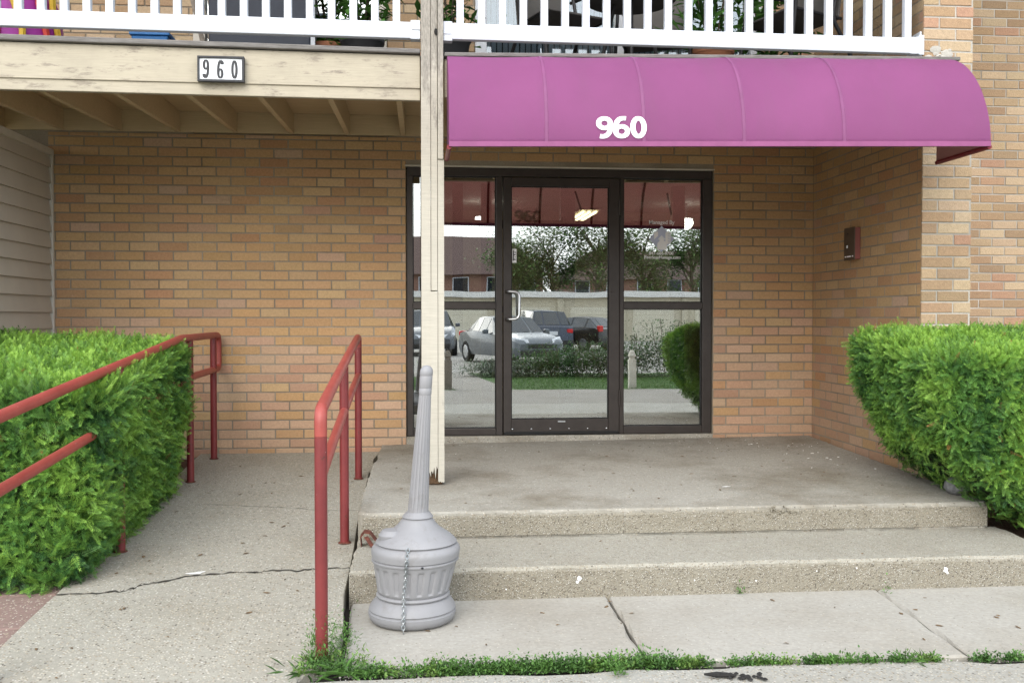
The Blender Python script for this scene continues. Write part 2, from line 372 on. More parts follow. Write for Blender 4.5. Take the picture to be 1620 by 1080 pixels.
# ramp, broken by a crack
def zr(x, y): return ZS + .064 * (max(y, 3.5) - 3.5) - .002
ramp = struct(empty('ramp'), 'exposed aggregate concrete ramp between the two red handrails', 'ramp')
crack = [(-1.64, 4.592), (-1.48, 4.60), (-1.364, 4.62), (-1.31, 4.66), (-1.278, 4.718), (-1.2, 4.75), (-1.099, 4.814), (-.95, 4.84), (-.80, 4.85), (-.748, 4.864), (-.60, 4.858), (-.507, 4.872), (-.345, 4.885)]
crack2 = [(-1.66, 6.25), (-1.411, 6.196), (-1.2, 6.17), (-1.017, 6.122), (-.8, 6.07), (-.587, 6.002), (-.36, 5.97)]
def off(pl, d): return [(x, y + d) for x, y in pl]
def fine(pl, k_, amp, seed):
    r = random.Random(seed); o = []
    for a, b in zip(pl[:-1], pl[1:]):
        for i in range(k_): t = i / k_; o.append((a[0] + (b[0] - a[0]) * t, a[1] + (b[1] - a[1]) * t + r.uniform(-amp, amp)))
    return o + [pl[-1]]
crack = fine(crack, 5, .014, 11); crack2 = fine(crack2, 5, .008, 12)
slab('slab', 'concrete_ramp', [(-1.61, .6), (-.445, .6), (-.445, 3.62), (-.335, 3.74), (-.318, 4.1), (-.345, 4.5)] + off(crack, -.010)[::-1], zr, -.28, ramp, .003, .0022, .3, 21)
slab('slab', 'concrete_ramp', off(crack, .010) + crack2[::-1], zr, -.28, ramp, .002, .0022, .3, 22)
slab('slab', 'concrete_ramp', off(crack2, .007) + [(-.36, 7.0), (-.335, 7.2), (-.35, 7.45), (-.315, 7.76), (-1.68, 7.76), (-1.68, 7.2)], zr, -.28, ramp, .002, .0015, .3, 23)
def dirt(pl, a, b, seed):
    r = random.Random(seed); V = []
    for x, y in pl:
        a_, b_ = a * r.uniform(-.3, 1.5), b * r.uniform(.1, 1.5); V += [(x, y - a_, zr(x, y) + .0012), (x, y + b_, zr(x, y + b_) + .0012)]
    MB().add(V, [(2 * i, 2 * i + 2, 2 * i + 3, 2 * i + 1) for i in range(len(pl) - 1)]).build('crack', 'crevice', ramp)
dirt(crack, .006, .009, 3); dirt(crack2[6:], .003, .004, 4)
# landing and lower step
def zl(x, y):
    t = (y - 5.2) / 2.6; return .221 + t * (.03 + .011 * (x + .3))
landing = struct(slab('landing', 'concrete_landing', [(-.327, 5.25), (-.29, 5.2), (3.13, 5.2), (3.165, 5.23), (3.165, 7.78), (-.300, 7.78), (-.312, 7.3), (-.300, 7.1), (-.325, 6.9)], zl, -.25, None, .005, .011, .06, 31), 'stained concrete landing in front of the glass entrance', 'landing')
lstep = struct(slab('step', 'concrete_step', [(-.327, 4.575), (3.19, 4.575), (3.22, 5.24), (-.327, 5.24)], lambda x, y: .078, -.27, None, .005, .012, .06, 32), 'lower exposed aggregate concrete step below the landing', 'step')
# coarse front of the landing, like the step
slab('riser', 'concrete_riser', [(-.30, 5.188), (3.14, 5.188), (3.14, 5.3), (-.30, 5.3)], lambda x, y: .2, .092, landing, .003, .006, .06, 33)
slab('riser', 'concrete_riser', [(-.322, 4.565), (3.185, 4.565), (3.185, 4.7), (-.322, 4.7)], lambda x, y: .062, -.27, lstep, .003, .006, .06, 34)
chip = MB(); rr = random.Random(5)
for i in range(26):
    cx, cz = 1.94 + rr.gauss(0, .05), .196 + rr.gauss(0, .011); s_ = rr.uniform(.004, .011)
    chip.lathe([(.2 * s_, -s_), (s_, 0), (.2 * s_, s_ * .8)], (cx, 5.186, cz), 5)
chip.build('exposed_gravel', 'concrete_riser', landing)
# mulch beds
def bed(name, x0, x1, y0, y1, zf, label):
    mb = MB(); n = 36; r = random.Random(3)
    V = [(x0 + (x1 - x0) * i / n, y0 + (y1 - y0) * j / n, zf(x0 + (x1 - x0) * i / n, y0 + (y1 - y0) * j / n) + r.uniform(-.012, .012)) for j in range(n + 1) for i in range(n + 1)]
    mb.add(V, [(j * (n + 1) + i, j * (n + 1) + i + 1, (j + 1) * (n + 1) + i + 1, (j + 1) * (n + 1) + i) for j in range(n) for i in range(n)])
    return struct(mb.build(name, 'mulch'), label, 'soil')
bed('mulch_bed', -6, -1.60, 4.72, 7.79, lambda x, y: zr(x, y) - .05, 'brown mulch bed under the hedge beside the ramp')
bed('mulch_bed', 3.14, 8, 3.4, 7.79, lambda x, y: -.02 + .03 * (y - 4.5), 'dark mulch bed under the hedge beside the landing')
pav = struct(empty('paver_path'), 'red pavers beside the ramp at the bottom left corner', 'paving')
py = 2.6
for i in range(6):
    for j in range(2):
        x1 = -1.630 - j * .412
        slab('paver', 'paver_red', [(x1 - .4, py), (x1, py), (x1, py + .395), (x1 - .4, py + .395)], lambda x, y: zr(x, y) - .02, -.28, pav, .003, .008, .1, 40 + i * 2 + j)
    py += .412

# ------------------------------------------------------------------ brickwork
CH, BL, JT = .0725, .218, .0095
BM = {}
def brick_geo(wd, h, c=.0025):
    a, b = wd / 2, h / 2
    V = [(-a + c, -.0, -b + c), (a - c, 0, -b + c), (a - c, 0, b - c), (-a + c, 0, b - c),
         (-a, c, -b), (a, c, -b), (a, c, b), (-a, c, b), (-a, .02, -b), (a, .02, -b), (a, .02, b), (-a, .02, b)]
    F = [(0, 1, 2, 3)]
    for i in range(4):
        j = (i + 1) % 4; F += [(i, i + 4, j + 4, j), (i + 4, i + 8, j + 8, j + 4)]
    return V, [f[::1] for f in F]
def bmesh_for(wd, h, mat, c):
    key = (round(wd, 3), round(h, 3), mat, c)
    if key not in BM:
        V, F = brick_geo(key[0], key[1], c); me = bpy.data.meshes.new('brick'); me.from_pydata(V, [], F); me.update(); me.materials.append(MATS[mat]); BM[key] = me
    return BM[key]
PAL = [((.450, .290, .150), 5), ((.460, .302, .162), 4), ((.438, .276, .138), 3), ((.428, .262, .142), 2.2), ((.472, .322, .180), 2.0), ((.412, .262, .138), 1.3), ((.425, .245, .135), 1.0)]
PALP = [((.452, .304, .205), 4), ((.440, .285, .187), 3), ((.425, .260, .172), 2.0), ((.462, .322, .220), 3), ((.408, .258, .176), 1.0)]
PALF = [((.42, .31, .20), 4), ((.47, .36, .245), 4), ((.37, .255, .16), 3), ((.40, .25, .17), 1.6), ((.33, .235, .15), 2)]
def pick(r, pal):
    t = r.uniform(0, sum(q for _, q in pal))
    for c, q in pal:
        t -= q
        if t <= 0: break
    k_ = r.uniform(1.0, 1.12); return tuple(x * k_ * r.uniform(.98, 1.02) for x in c)
def courses(u0, u1, z0, z1, holes, seed, half_edges=True, ph=0.):
    r = random.Random(seed); L = []; i = 0; z = z0
    while z < z1 - .02:
        zt = min(z + CH - JT, z1)
        u = u0 - (BL / 2 if (i % 2) else 0) - ph
        while u < u1 - .02:
            a, b = max(u, u0), min(u + BL - JT, u1)
            segs = [(a, b)]
            for hx0, hx1, hz0, hz1 in holes:
                ns = []
                for p, q in segs:
                    if zt < hz0 + .02 or z > hz1 - .02 or q <= hx0 or p >= hx1: ns.append((p, q)); continue
                    if p < hx0: ns.append((p, min(q, hx0 - .004)))
                    if q > hx1: ns.append((max(p, hx1 + .004), q))
                segs = ns
            for p, q in segs:
                if q - p > .025: L.append((p, q, z, zt, i))
            u += BL
        z += CH; i += 1
    return L
def lay(thing, L, place, rz, mat, seed, limit, hidden, palf, cham=.0025, jog=.0015):
    """place(u, z) -> point; the bricks that show largest become objects, the rest one mesh"""
    r = random.Random(seed); info = []
    for p, q, z, zt, i in L:
        P = place((p + q) / 2, (z + zt) / 2); x, y = pix(P); d = P[1]
        x0, _ = pix(place(p, z)); x1, _ = pix(place(q, z))
        vis = (-20 < x < 1640 and -10 < y < 1090) and not hidden(x, y)
        info.append(((abs(x1 - x0) if vis else 0), (p, q, z, zt)))
    order = sorted(range(len(info)), key=lambda k_: -info[k_][0])
    single = set(k_ for k_ in order[:limit] if info[k_][0] > 4)
    V, F, C = [], [], []
    cs, sn = math.cos(rz), math.sin(rz)
    for k_, (_, (p, q, z, zt)) in enumerate(info):
        c = pick(r, palf(z, r)); jg = jog; wd = q - p - r.uniform(0, .002); h = zt - z - r.uniform(0, .0015)
        P = place((p + q) / 2, (z + zt) / 2); o_ = r.uniform(-jog, jog); tl = r.uniform(-.004, .004)
        if k_ in single:
            o = link_copy(bmesh_for(wd, h, mat, cham), 'brick', thing, P, rz); o.rotation_euler.y = tl; o.color = (*c, 1)
            o.location.x += -sn * 0 + o_ * sn * -1; o.location.y += o_ * cs
        else:
            bv, bf = brick_geo(wd, h, cham); n = len(V)
            for vx, vy, vz in bv:
                vy += o_; V.append((P[0] + vx * cs - vy * sn, P[1] + vx * sn + vy * cs, P[2] + vz)); C.append(c)
            for f in bf: F += [(n + f[0], n + f[1], n + f[2]), (n + f[0], n + f[2], n + f[3])]
    if V:
        o = colmesh('brickwork', V, F, mat, thing, C, 'bcol'); o['kind'] = 'stuff'; o.color = (0, 0, 0, 1)
DX0, DX1, DZ0, DZ1 = -.103, 2.362, .31, 2.436
WY = 7.8
main = tag(empty('brick_wall', (0, 0, 0)), 'tan brick front wall on both sides of the glass entrance', 'wall')
def hid_main(x, y):
    return (700 < x < 1570 and y < 236) or (x < 265 and y > 525) or (642 < x < 1128 and y > 262) or (x < 82) or (x > 1290) or y < 205 or y > 716 or (x > 1345 and y > 520)
def pal_main(z, r): return PALP if r.random() < min(.85, max(.05, (1.5 - z) / 1.1)) else PAL
lay(main, courses(-2.80, 3.2, .165, 2.655, [(DX0, DX1, 0, DZ1)], 1, ph=.06), lambda u, z: (u, WY, z), 0, 'brick', 2, 300, hid_main, pal_main)
m_ = MB()
for x0, x1, z0, z1 in ((-6, DX0 - .004, -.2, 2.66), (DX0 - .004, DX1 + .004, DZ1 + .004, 2.66), (DX1 + .004, 3.26, -.2, 2.66)): m_.box(x0, x1, WY + .0045, WY + .2, z0, z1)
m_.box(DX0, DX1, WY + .01, WY + .2, -.2, .25)
m_.build('mortar', 'mortar', main)
bx('lintel', 'caulk', main, DX0 - .01, DX1 + .01, WY - .003, WY + .1, DZ1 - .002, DZ1 + .008)
bx('door_sill', 'concrete_landing', main, DX0 - .004, DX1 + .004, WY - .012, WY + .15, .2, .309, bevel=.006)
# wing wall that carries the balcony end
FX, FY, FW_ = 3.2, 6.05, .332
fin = tag(empty('brick_pier'), 'projecting brick wing wall with pale mortar at the end of the balcony', 'wall')
def hid_fin(x, y): return (y < 60 and x < 1440) or (y < 232 and x > 1440 and x < 1540 and y > 90 and False) or (y > 515) or (1285 < x < 1460 and y < 236)
Lf = courses(FX, FX + FW_, .12, 5.4, [], 4)
lay(fin, Lf, lambda u, z: (u, FY, z), 0, 'brick_rough', 5, 110, hid_fin, lambda z, r: PALF)
Ls = courses(FY + .012, WY, .165, 5.4, [], 6, ph=.05)
lay(fin, Ls, lambda u, z: (FX, u, z), R(-90), 'brick', 7, 190, hid_fin, lambda z, r: pal_main(z, r) if z < 2.6 else PALF, .0008, .0003)
Ls2 = courses(FY + .012, WY, .165, 5.4, [], 8, ph=.05)
lay(fin, Ls2, lambda u, z: (FX + FW_, u, z), R(90), 'brick', 9, 0, lambda x, y: True, lambda z, r: PALF)
bx('mortar', 'mortar_pale', fin, FX + .03, FX + FW_ - .0028, FY + .005, WY + .1, -.2, 5.4)
bx('mortar', 'mortar', fin, FX + .0011, FX + .0298, FY + .012, WY + .004, -.2, 5.4)
bx('mortar', 'mortar_pale', fin, FX + .003, FX + .0299, FY + .005, FY + .0118, -.2, 5.4)
right = tag(empty('brick_wall'), 'brown brick wall set back behind the wing wall at the picture edge', 'wall')
lay(right, courses(FX + FW_, 9, .1, 5.4, [], 10, ph=.1), lambda u, z: (u, WY, z), 0, 'brick_rough', 11, 220, lambda x, y: y > 520 or x > 1625 or (x < 1575 and 60 < y < 232), lambda z, r: PALF)
bx('mortar', 'mortar_pale', right, FX + FW_ + .002, 9, WY + .006, WY + .2, -.2, 5.4)
mb = MB(); rr = random.Random(2)
for i in range(14):   # cement smear where the deck edge meets the pier
    cx, cz, rad_ = FX + .03 + rr.uniform(0, .15), 2.925 + rr.uniform(-.06, .03), rr.uniform(.015, .04)
    mb.add([(cx + rad_ * math.cos(q * .698) * rr.uniform(.7, 1.2), FY - .001, cz + rad_ * .7 * math.sin(q * .698) * rr.uniform(.7, 1.2)) for q in range(9)] + [(cx, FY - .006 - .0004 * i, cz)], [((q + 1) % 9, q, 9) for q in range(9)])
o = mb.build('cement_patch', 'mortar_pale', fin, smooth=True)
# upper storey wall with the sliding door
upper = tag(empty('upper_wall'), 'brown brick upper wall behind the white balcony railing', 'wall')
lay(upper, courses(-6, 3.2, 2.9, 5.4, [(.44, 2.75, 2.8, 5.0), (-1.72, -.25, 2.8, 5.0)], 13), lambda u, z: (u, WY, z), 0, 'brick', 14, 0, lambda x, y: True, lambda z, r: PALF)
m_ = MB()
for x0, x1, z0, z1 in ((-6, -1.724, 2.66, 5.4), (-1.72, -.25, 5.0, 5.4), (-.246, .436, 2.66, 5.4), (.44, 2.75, 5.0, 5.4), (2.754, 3.26, 2.66, 5.4)): m_.box(x0, x1, WY + .006, WY + .2, z0, z1)
m_.build('mortar', 'mortar', upper)
def slider(x0, x1, label, frame):
    t = tag(empty('sliding_door', (x0, WY, 2.9)), label, 'door')
    mid = (x0 + x1) / 2
    for a, b, c, d in ((x0, x0 + .09, 2.88, 5.0), (x1 - .09, x1, 2.88, 5.0), (mid - .04, mid + .04, 2.95, 4.94), (x0 + .09, x1 - .09, 2.88, 2.95), (x0 + .09, x1 - .09, 4.94, 5.0)):
        o = MB().box(a, b, WY - .02, WY + .08, c, d).build('frame', frame, bevel=.004); o.parent = t; o.matrix_parent_inverse = t.matrix_basis.inverted()
    for a, b in ((x0 + .09, mid - .04), (mid + .04, x1 - .09)):
        o = MB().box(a, b, WY + .03, WY + .036, 2.95, 4.94).build('pane', 'window_glass'); o.parent = t; o.matrix_parent_inverse = t.matrix_basis.inverted()
    mb = MB(); n = int((x1 - x0) / .05)
    for i in range(n):
        a = x0 + .09 + i * (x1 - x0 - .18) / n; mb.box(a, a + .036, WY + .10 + .006 * (i % 3), WY + .112 + .006 * (i % 3), 2.93, 4.95)
    o = mb.build('curtain', 'curtain'); o.parent = t; o.matrix_parent_inverse = t.matrix_basis.inverted()
    o = MB().box(x0, x1, WY + .5, WY + .55, 2.9, 5).build('room_back', 'mat_dark'); o.parent = t; o.matrix_parent_inverse = t.matrix_basis.inverted()
slider(.44, 2.75, 'white framed sliding glass door with curtains above the entrance', 'vinyl_white')
slider(-1.72, -.25, 'second sliding door with closed curtains behind the dark box', 'siding_trim')
# storey above (shades the balcony) and the body of the building
up = tag(empty('upper_deck'), 'underside of the next balcony up, above the picture', 'balcony')
bx('slab', 'joist_paint', up, -6.5, 9.2, 5.75, 14, 5.42, 5.62)
bx('building_wall', 'far_brick', up, -6.5, 9.2, 7.85, 14, 5.63, 9)

# ------------------------------------------------------------------ clapboard wall on the left
sd_ = tag(empty('siding_wall', (-2.775, 7.8, 0)), 'beige clapboard side wall above the left hedge', 'wall')
SX = -2.775
i = 0; z = .2
while z < 2.40:
    o = MB().hexa([(SX - .012, 5.9, z), (SX + .010, 5.9, z), (SX + .010, 7.76, z), (SX - .012, 7.76, z), (SX - .024, 5.9, z + .128), (SX - .010, 5.9, z + .128), (SX - .010, 7.76, z + .128), (SX - .024, 7.76, z + .128)])
    o = o.build('siding_board', 'siding'); o.parent = sd_; o.matrix_parent_inverse = sd_.matrix_basis.inverted(); z += .121
for nm, mt, a in (('corner_trim', 'siding_trim', (SX - .03, SX + .016, 7.762, 7.796, .1, 2.47)), ('top_trim', 'siding_trim', (SX - .03, SX + .018, 5.9, 7.796, 2.47, 2.52)), ('backing', 'joist_paint', (SX - .14, SX - .03, 5.9, 7.79, .1, 2.5)), ('front_trim', 'siding_trim', (SX - .14, SX + .016, 5.86, 5.898, .1, 2.52))):
    o = MB().box(*a).build(nm, mt, bevel=.004); o.parent = sd_; o.matrix_parent_inverse = sd_.matrix_basis.inverted()

# ------------------------------------------------------------------ balcony
bal = tag(empty('balcony'), 'timber balcony with cream fascia and open joists over the ramp', 'balcony')
def BY(x): return 6.0 - max(0, x - .17) * .058          # the right bay runs slightly out of square
for nm, mt, z0a, z0b, z1a, z1b, y0, y1 in (('fascia_board', 'fascia_paint', 2.638, 2.626, 2.846, 2.824, 6.002, 6.042), ('fascia_trim', 'fascia_paint', 2.572, 2.556, 2.640, 2.628, 6.012, 6.05)):
    d = -.0; k0 = -3.9
    za = z0a + (z0a - z0b) / 2.4 * 1.5; zb_ = z1a + (z1a - z1b) / 2.4 * 1.5
    MB().hexa([(k0, y0, za), (.006, y0, z0b), (.006, y1, z0b), (k0, y1, za), (k0, y0, zb_), (.006, y0, z1b), (.006, y1, z1b), (k0, y1, zb_)]).build(nm, mt, bal, bevel=.004)
MB().hexa([(k0, 5.972, 2.862), (.006, 5.972, 2.829), (.006, 6.11, 2.829), (k0, 6.11, 2.862), (k0, 5.972, 2.898), (.006, 5.972, 2.857), (.006, 6.11, 2.857), (k0, 6.11, 2.898)]).build('deck_edge', 'deck_grey', bal, bevel=.006)
xa, xb = .152, 3.30
MB().hexa([(xa, BY(xa) - .03, 2.815), (xb, BY(xb) - .03, 2.818), (xb, 6.1, 2.818), (xa, 6.1, 2.815), (xa, BY(xa) - .03, 2.84), (xb, BY(xb) - .03, 2.842), (xb, 6.1, 2.842), (xa, 6.1, 2.84)]).build('deck_edge', 'deck_grey', bal, bevel=.006)
MB().hexa([(xa, 6.02, 2.58), (3.19, 6.02, 2.6), (3.19, 6.06, 2.6), (xa, 6.06, 2.58), (xa, 6.02, 2.812), (3.19, 6.02, 2.812), (3.19, 6.06, 2.812), (xa, 6.06, 2.812)]).build('fascia_board', 'fascia_paint', bal, bevel=.004)
for i in range(12):
    y = 6.12 + i * .139; bx('deck_board', 'deck_grey', bal, -3.9, 3.19, y, y + .132, 2.825, 2.855, bevel=.003)
for i in range(16):
    x = -3.55 + i * .428
    if -.06 < x < .2: continue
    if x > 3.1: break
    MB().hexa([(x - .019, 6.052, 2.60), (x + .019, 6.052, 2.60), (x + .019, 7.775, 2.668), (x - .019, 7.775, 2.668), (x - .019, 6.052, 2.82), (x + .019, 6.052, 2.82), (x + .019, 7.775, 2.82), (x - .019, 7.775, 2.82)]).build('joist', 'joist_paint', bal, bevel=.003)
bx('ledger', 'joist_paint', bal, -6, 3.19, 7.776, 7.85, 2.667, 2.824)
bx('soffit', 'joist_paint', bal, -3.9, 3.19, 6.06, 7.77, 2.8215, 2.8235)
post = tag(empty('wooden_post', (.077, 6.03, .24)), 'tall peeling cream timber post left of the glass door', 'post')
def pb(name, x0, x1, y0, y1, z0, z1, mat='post_paint', jag_=0):
    mb = MB(); n = 6; r = random.Random(int(x0 * 1000)); V = []
    bot = [(x0 + (x1 - x0) * i / n, z0 + (r.uniform(0, jag_) if jag_ else 0)) for i in range(n + 1)]
    for y in (y0, y1):
        V += [(x, y, zz) for x, zz in bot] + [(x1, y, z1), (x0, y, z1)]
    k_ = n + 3; F = [tuple(range(k_)), tuple(range(k_, 2 * k_))[::-1]] + [((i + 1) % k_, i, k_ + i, k_ + (i + 1) % k_) for i in range(k_)]
    mb.add(V, F); o = mb.build(name, mat, bevel=.003 if not jag_ else 0); o.parent = post; o.matrix_parent_inverse = post.matrix_basis.inverted(); return o
pb('board', .011, .067, 5.975, 6.10, .27, 5.42, jag_=.07)
pb('board', .069, .1085, 5.98, 6.10, 1.41, 5.42); pb('board', .064, .1085, 5.972, 6.10, .27, 1.405, jag_=.08)
pb('board', .1115, .1445, 5.968, 6.10, 2.20, 5.42); pb('board', .1105, .148, 5.978, 6.10, .245, 2.197, jag_=.012)
pb('rotted_core', .02, .135, 5.995, 6.09, .235, .43, 'rotten_wood')
mb = MB(); mb.lathe([(.003, -.004), (.014, 0), (.012, .003), (.004, .005)], (0, 0, 0), 8)
o = mb.build('knot', 'char', post); o.matrix_parent_inverse = post.matrix_basis.inverted(); o.location = (.101, 5.972, 2.96); o.rotation_euler = (R(90), 0, 0); o.scale = (.8, 1.5, 1)

def railing(name, x0, x1, label, zt0, zt1, start):
    t = tag(empty(name, (x0, 6.03, 2.9)), label, 'railing', 'white balcony railings')
    def ch(mb, nm, mat='vinyl_white', bevel=.004):
        o = mb.build(nm, mat, bevel=bevel); o.parent = t; o.matrix_parent_inverse = t.matrix_basis.inverted(); return o
    def zz(x): return zt0 + (zt1 - zt0) * (x - x0) / (x1 - x0)
    for nm, dz0, dz1, yy0, yy1 in (('bottom_rail', -.098, 0, 6.005, 6.055), ('top_rail', .86, .95, 6.0, 6.06)):
        ch(MB().hexa([(x0, yy0, zz(x0) + dz0), (x1, yy0, zz(x1) + dz0), (x1, yy1, zz(x1) + dz0), (x0, yy1, zz(x0) + dz0), (x0, yy0, zz(x0) + dz1), (x1, yy0, zz(x1) + dz1), (x1, yy1, zz(x1) + dz1), (x0, yy1, zz(x0) + dz1)]), nm, bevel=.006)
    x = start
    while x < x1 - .03:
        ch(MB().box(x - .022, x + .022, 6.009, 6.051, zz(x) - .01, zz(x) + .87), 'baluster', bevel=.003); x += .1285
    return t, ch, zz
t, ch, zz = railing('balcony_railing', -4.1, .006, 'white vinyl balcony railing above the house number sign', 3.045, 3.024, -3.99)
ch(MB().box(-.050, .008, 5.998, 6.062, 2.92, 3.034), 'bracket'); ch(MB().box(-.046, .008, 5.992, 5.999, 2.975, 2.980), 'bracket_rib')
t, ch, zz = railing('balcony_railing', .146, 3.12, 'white vinyl balcony railing above the purple awning', 3.026, 3.012, .248)
ch(MB().box(.145, .20, 5.998, 6.062, 2.915, 3.032), 'bracket'); ch(MB().box(.145, .196, 5.992, 5.999, 2.955, 2.960), 'bracket_rib')
ch(MB().box(3.09, 3.15, 5.999, 6.061, 2.91, 3.016), 'bracket'); ch(MB().box(3.145, 3.178, 6.0, 6.09, 2.905, 3.03), 'bracket'); ch(MB().box(3.18, 3.192, 6.06, 6.16, 2.86, 3.07), 'wall_plate')

# house number sign
sg = tag(empty('house_number_sign', (-1.32, 5.99, 2.72)), 'black framed white 960 house number plate on the cream fascia', 'sign')
def stroke(path, wf, y, drift=0.):
    """flat ribbon along a path in x,z; wf gives the stroke width from the direction"""
    m = len(path); V = []; F = []
    for i, (px_, pz) in enumerate(path):
        a = path[max(i - 1, 0)]; b = path[min(i + 1, m - 1)]; t_ = Vector((b[0] - a[0], b[1] - a[1])).normalized(); n_ = Vector((-t_.y, t_.x)); w_ = wf(t_, i / (m - 1)) / 2
        yy = y - drift * i / m
        V += [(px_ + n_.x * w_, yy, pz + n_.y * w_), (px_ - n_.x * w_, yy, pz - n_.y * w_)]
    for i in range(m - 1): F.append((2 * i, 2 * i + 1, 2 * i + 3, 2 * i + 2))
    return V, F
def arc(cx, cz, rx, rz, a0, a1, n=24): return [(cx + rx * math.cos(R(a0 + (a1 - a0) * i / n)), cz + rz * math.sin(R(a0 + (a1 - a0) * i / n))) for i in range(n + 1)]
def bez(p0, p1, p2, p3, n=14):
    return [tuple((1 - t) ** 3 * p0[i] + 3 * (1 - t) ** 2 * t * p1[i] + 3 * (1 - t) * t * t * p2[i] + t ** 3 * p3[i] for i in (0, 1)) for t in [j / n for j in range(n + 1)]]
def digit(ch_, serif):
    if ch_ == '0': return arc(.5, .5, .36, .42, 0, 360, 40)
    if serif: p = bez((.84, .74), (.88, .98), (.40, 1.0), (.22, .72)) + bez((.21, .70), (.12, .50), (.12, .35), (.16, .27), 8)[1:] + arc(.5, .29, .35, .22, 180, 540, 40)[1:]
    else: p = bez((.80, .915), (.52, .96), (.13, .90), (.125, .45)) + arc(.5, .31, .375, .23, 165, 165 + 362, 40)[1:]
    if ch_ == '9': p = [(1 - x, 1 - z_) for x, z_ in p]
    return p
def numerals(s, x, z, wd, h, gap, y, serif, thick):
    mb = MB()
    for c in s:
        P = [(x + wd * a, z + h * b) for a, b in digit(c, serif)]
        if serif: wf = lambda t_, f_: thick * (.42 + .58 * abs(t_.y)) * (1.35 if (c in '69' and f_ < .05) else 1)
        else: wf = lambda t_, f_: thick * (.82 + .18 * abs(t_.y))
        V, F = stroke(P, wf, y, .0008); mb.add(V, F); x += wd + gap
    return mb
def chs(mb, nm, mat, bevel=0):
    o = mb.build(nm, mat, bevel=bevel); o.parent = sg; o.matrix_parent_inverse = sg.matrix_basis.inverted(); return o
X0, X1, Z0, Z1 = -1.295, -1.026, 2.632, 2.782
chs(MB().box(X0 + .011, X1 - .011, 5.974, 5.985, Z0 + .011, Z1 - .011), 'plate', 'sign_white')
for a in ((X0, X1, Z1 - .012, Z1), (X0, X1, Z0, Z0 + .014), (X0, X0 + .011, Z0 + .014, Z1 - .012), (X1 - .013, X1, Z0 + .014, Z1 - .012)): chs(MB().box(a[0], a[1], 5.962, 5.998, a[2], a[3]), 'frame', 'sign_black', .002)
chs(numerals('960', -1.263, 2.648, .033, .117, .0488, 5.972, True, .0145), 'numerals', 'sign_black')

# ------------------------------------------------------------------ awning
aw = tag(empty('awning', (1.65, 6, 2.5)), 'faded purple barrel awning with white 960 over the entrance', 'awning')
def par(o): o.parent = aw; o.matrix_parent_inverse = aw.matrix_basis.inverted(); return o
AX0, AX1, ZB = .166, 3.17, 2.205
def aw_pt(x, t):
    """t 0 at the wall edge under the deck, 1 at the front bottom edge"""
    f = (x - AX0) / (AX1 - AX0); yr = 5.97 - .15 * f; yf = 5.53 - .285 * f; zt = 2.800 + .012 * f
    a = t * math.pi / 2; e = 1.0
    sag = .020 * math.sin(math.pi * ((f * 5.5) % 1)) * math.sin(math.pi * min(1, t * 1.1))
    y = yr + (yf - yr) * (math.sin(a) ** .92); z = ZB + (zt - ZB) * (math.cos(a) ** .95 if math.cos(a) > 0 else 0)
    return Vector((x, y + sag, z - sag * .4))
nx, ntt = 88, 26
mb = MB(); V = [aw_pt(AX0 + (AX1 - AX0) * i / nx, j / ntt) for j in range(ntt + 1) for i in range(nx + 1)]
mb.add(V, [(j * (nx + 1) + i, (j + 1) * (nx + 1) + i, (j + 1) * (nx + 1) + i + 1, j * (nx + 1) + i + 1) for j in range(ntt) for i in range(nx)])
for xs in (AX0, AX1):   # end panels
    ring = [aw_pt(xs, j / ntt) for j in range(ntt + 1)]; o_ = len(mb.v); back = Vector((xs, ring[0].y, ZB - .0))
    mb.v += [tuple(q) for q in ring] + [tuple(back)]; c_ = o_ + ntt + 1
    for j in range(ntt): mb.f.append((o_ + j, c_, o_ + j + 1) if xs == AX0 else (o_ + j, o_ + j + 1, c_))
can = par(mb.build('canopy', ['awning_outer', 'awning_lining'], smooth=True))
bmx = bmesh.new(); bmx.from_mesh(can.data); bmesh.ops.remove_doubles(bmx, verts=bmx.verts, dist=.0005); bmx.to_mesh(can.data); bmx.free(); can.data.set_sharp_from_angle(angle=R(50))
sm = can.modifiers.new('thick', 'SOLIDIFY'); sm.thickness = .004; sm.offset = -1; sm.material_offset = 1; sm.material_offset_rim = 0
hem = MB()
for i in range(30):
    xa_, xb_ = AX0 + (AX1 - AX0) * i / 30, AX0 + (AX1 - AX0) * (i + 1) / 30; p, q = aw_pt(xa_, 1), aw_pt(xb_, 1)
    hem.hexa([(p.x, p.y - .003, p.z - .004), (q.x, q.y - .003, q.z - .004), (q.x, q.y + .026, q.z - .004), (p.x, p.y + .026, p.z - .004), (p.x, p.y - .003, p.z + .024), (q.x, q.y - .003, q.z + .024), (q.x, q.y + .026, q.z + .024), (p.x, p.y + .026, p.z + .024)])
par(hem.build('hem', 'awning_edge'))
for f in (0.005, .18, .36, .545, .73, .995):   # bows and seams
    x = AX0 + (AX1 - AX0) * f
    par(MB().tube([aw_pt(x, j / 18 * .96) + Vector((0, .024, -.018)) for j in range(19)], .012, 8).build('bow', 'awning_frame', smooth=True))
    if .01 < f < .99:
        V = [];
        for j in range(25):
            for dx in (-.009, .009): V.append(aw_pt(x + dx, j / 24) + Vector((0, -.0022, .0016)))
        par(MB().add(V, [(2 * j, 2 * j + 2, 2 * j + 3, 2 * j + 1) for j in range(24)]).build('seam', 'awning_seam'))
for p, q in ((aw_pt(AX0, 1), Vector((AX0, 5.97, ZB))), (aw_pt(AX1, 1), Vector((AX1, 5.82, ZB)))):
    par(MB().tube([p + Vector((0, .01, -.006)), q + Vector((0, 0, -.006))], .014, 8).build('side_bar', 'awning_frame', smooth=True))
for x in (.75, 1.55, 2.5):
    par(MB().tube([(x, 5.9, ZB + .30), (x + .12, 5.60, ZB + .12)], .01, 8).build('brace', 'awning_frame', smooth=True))
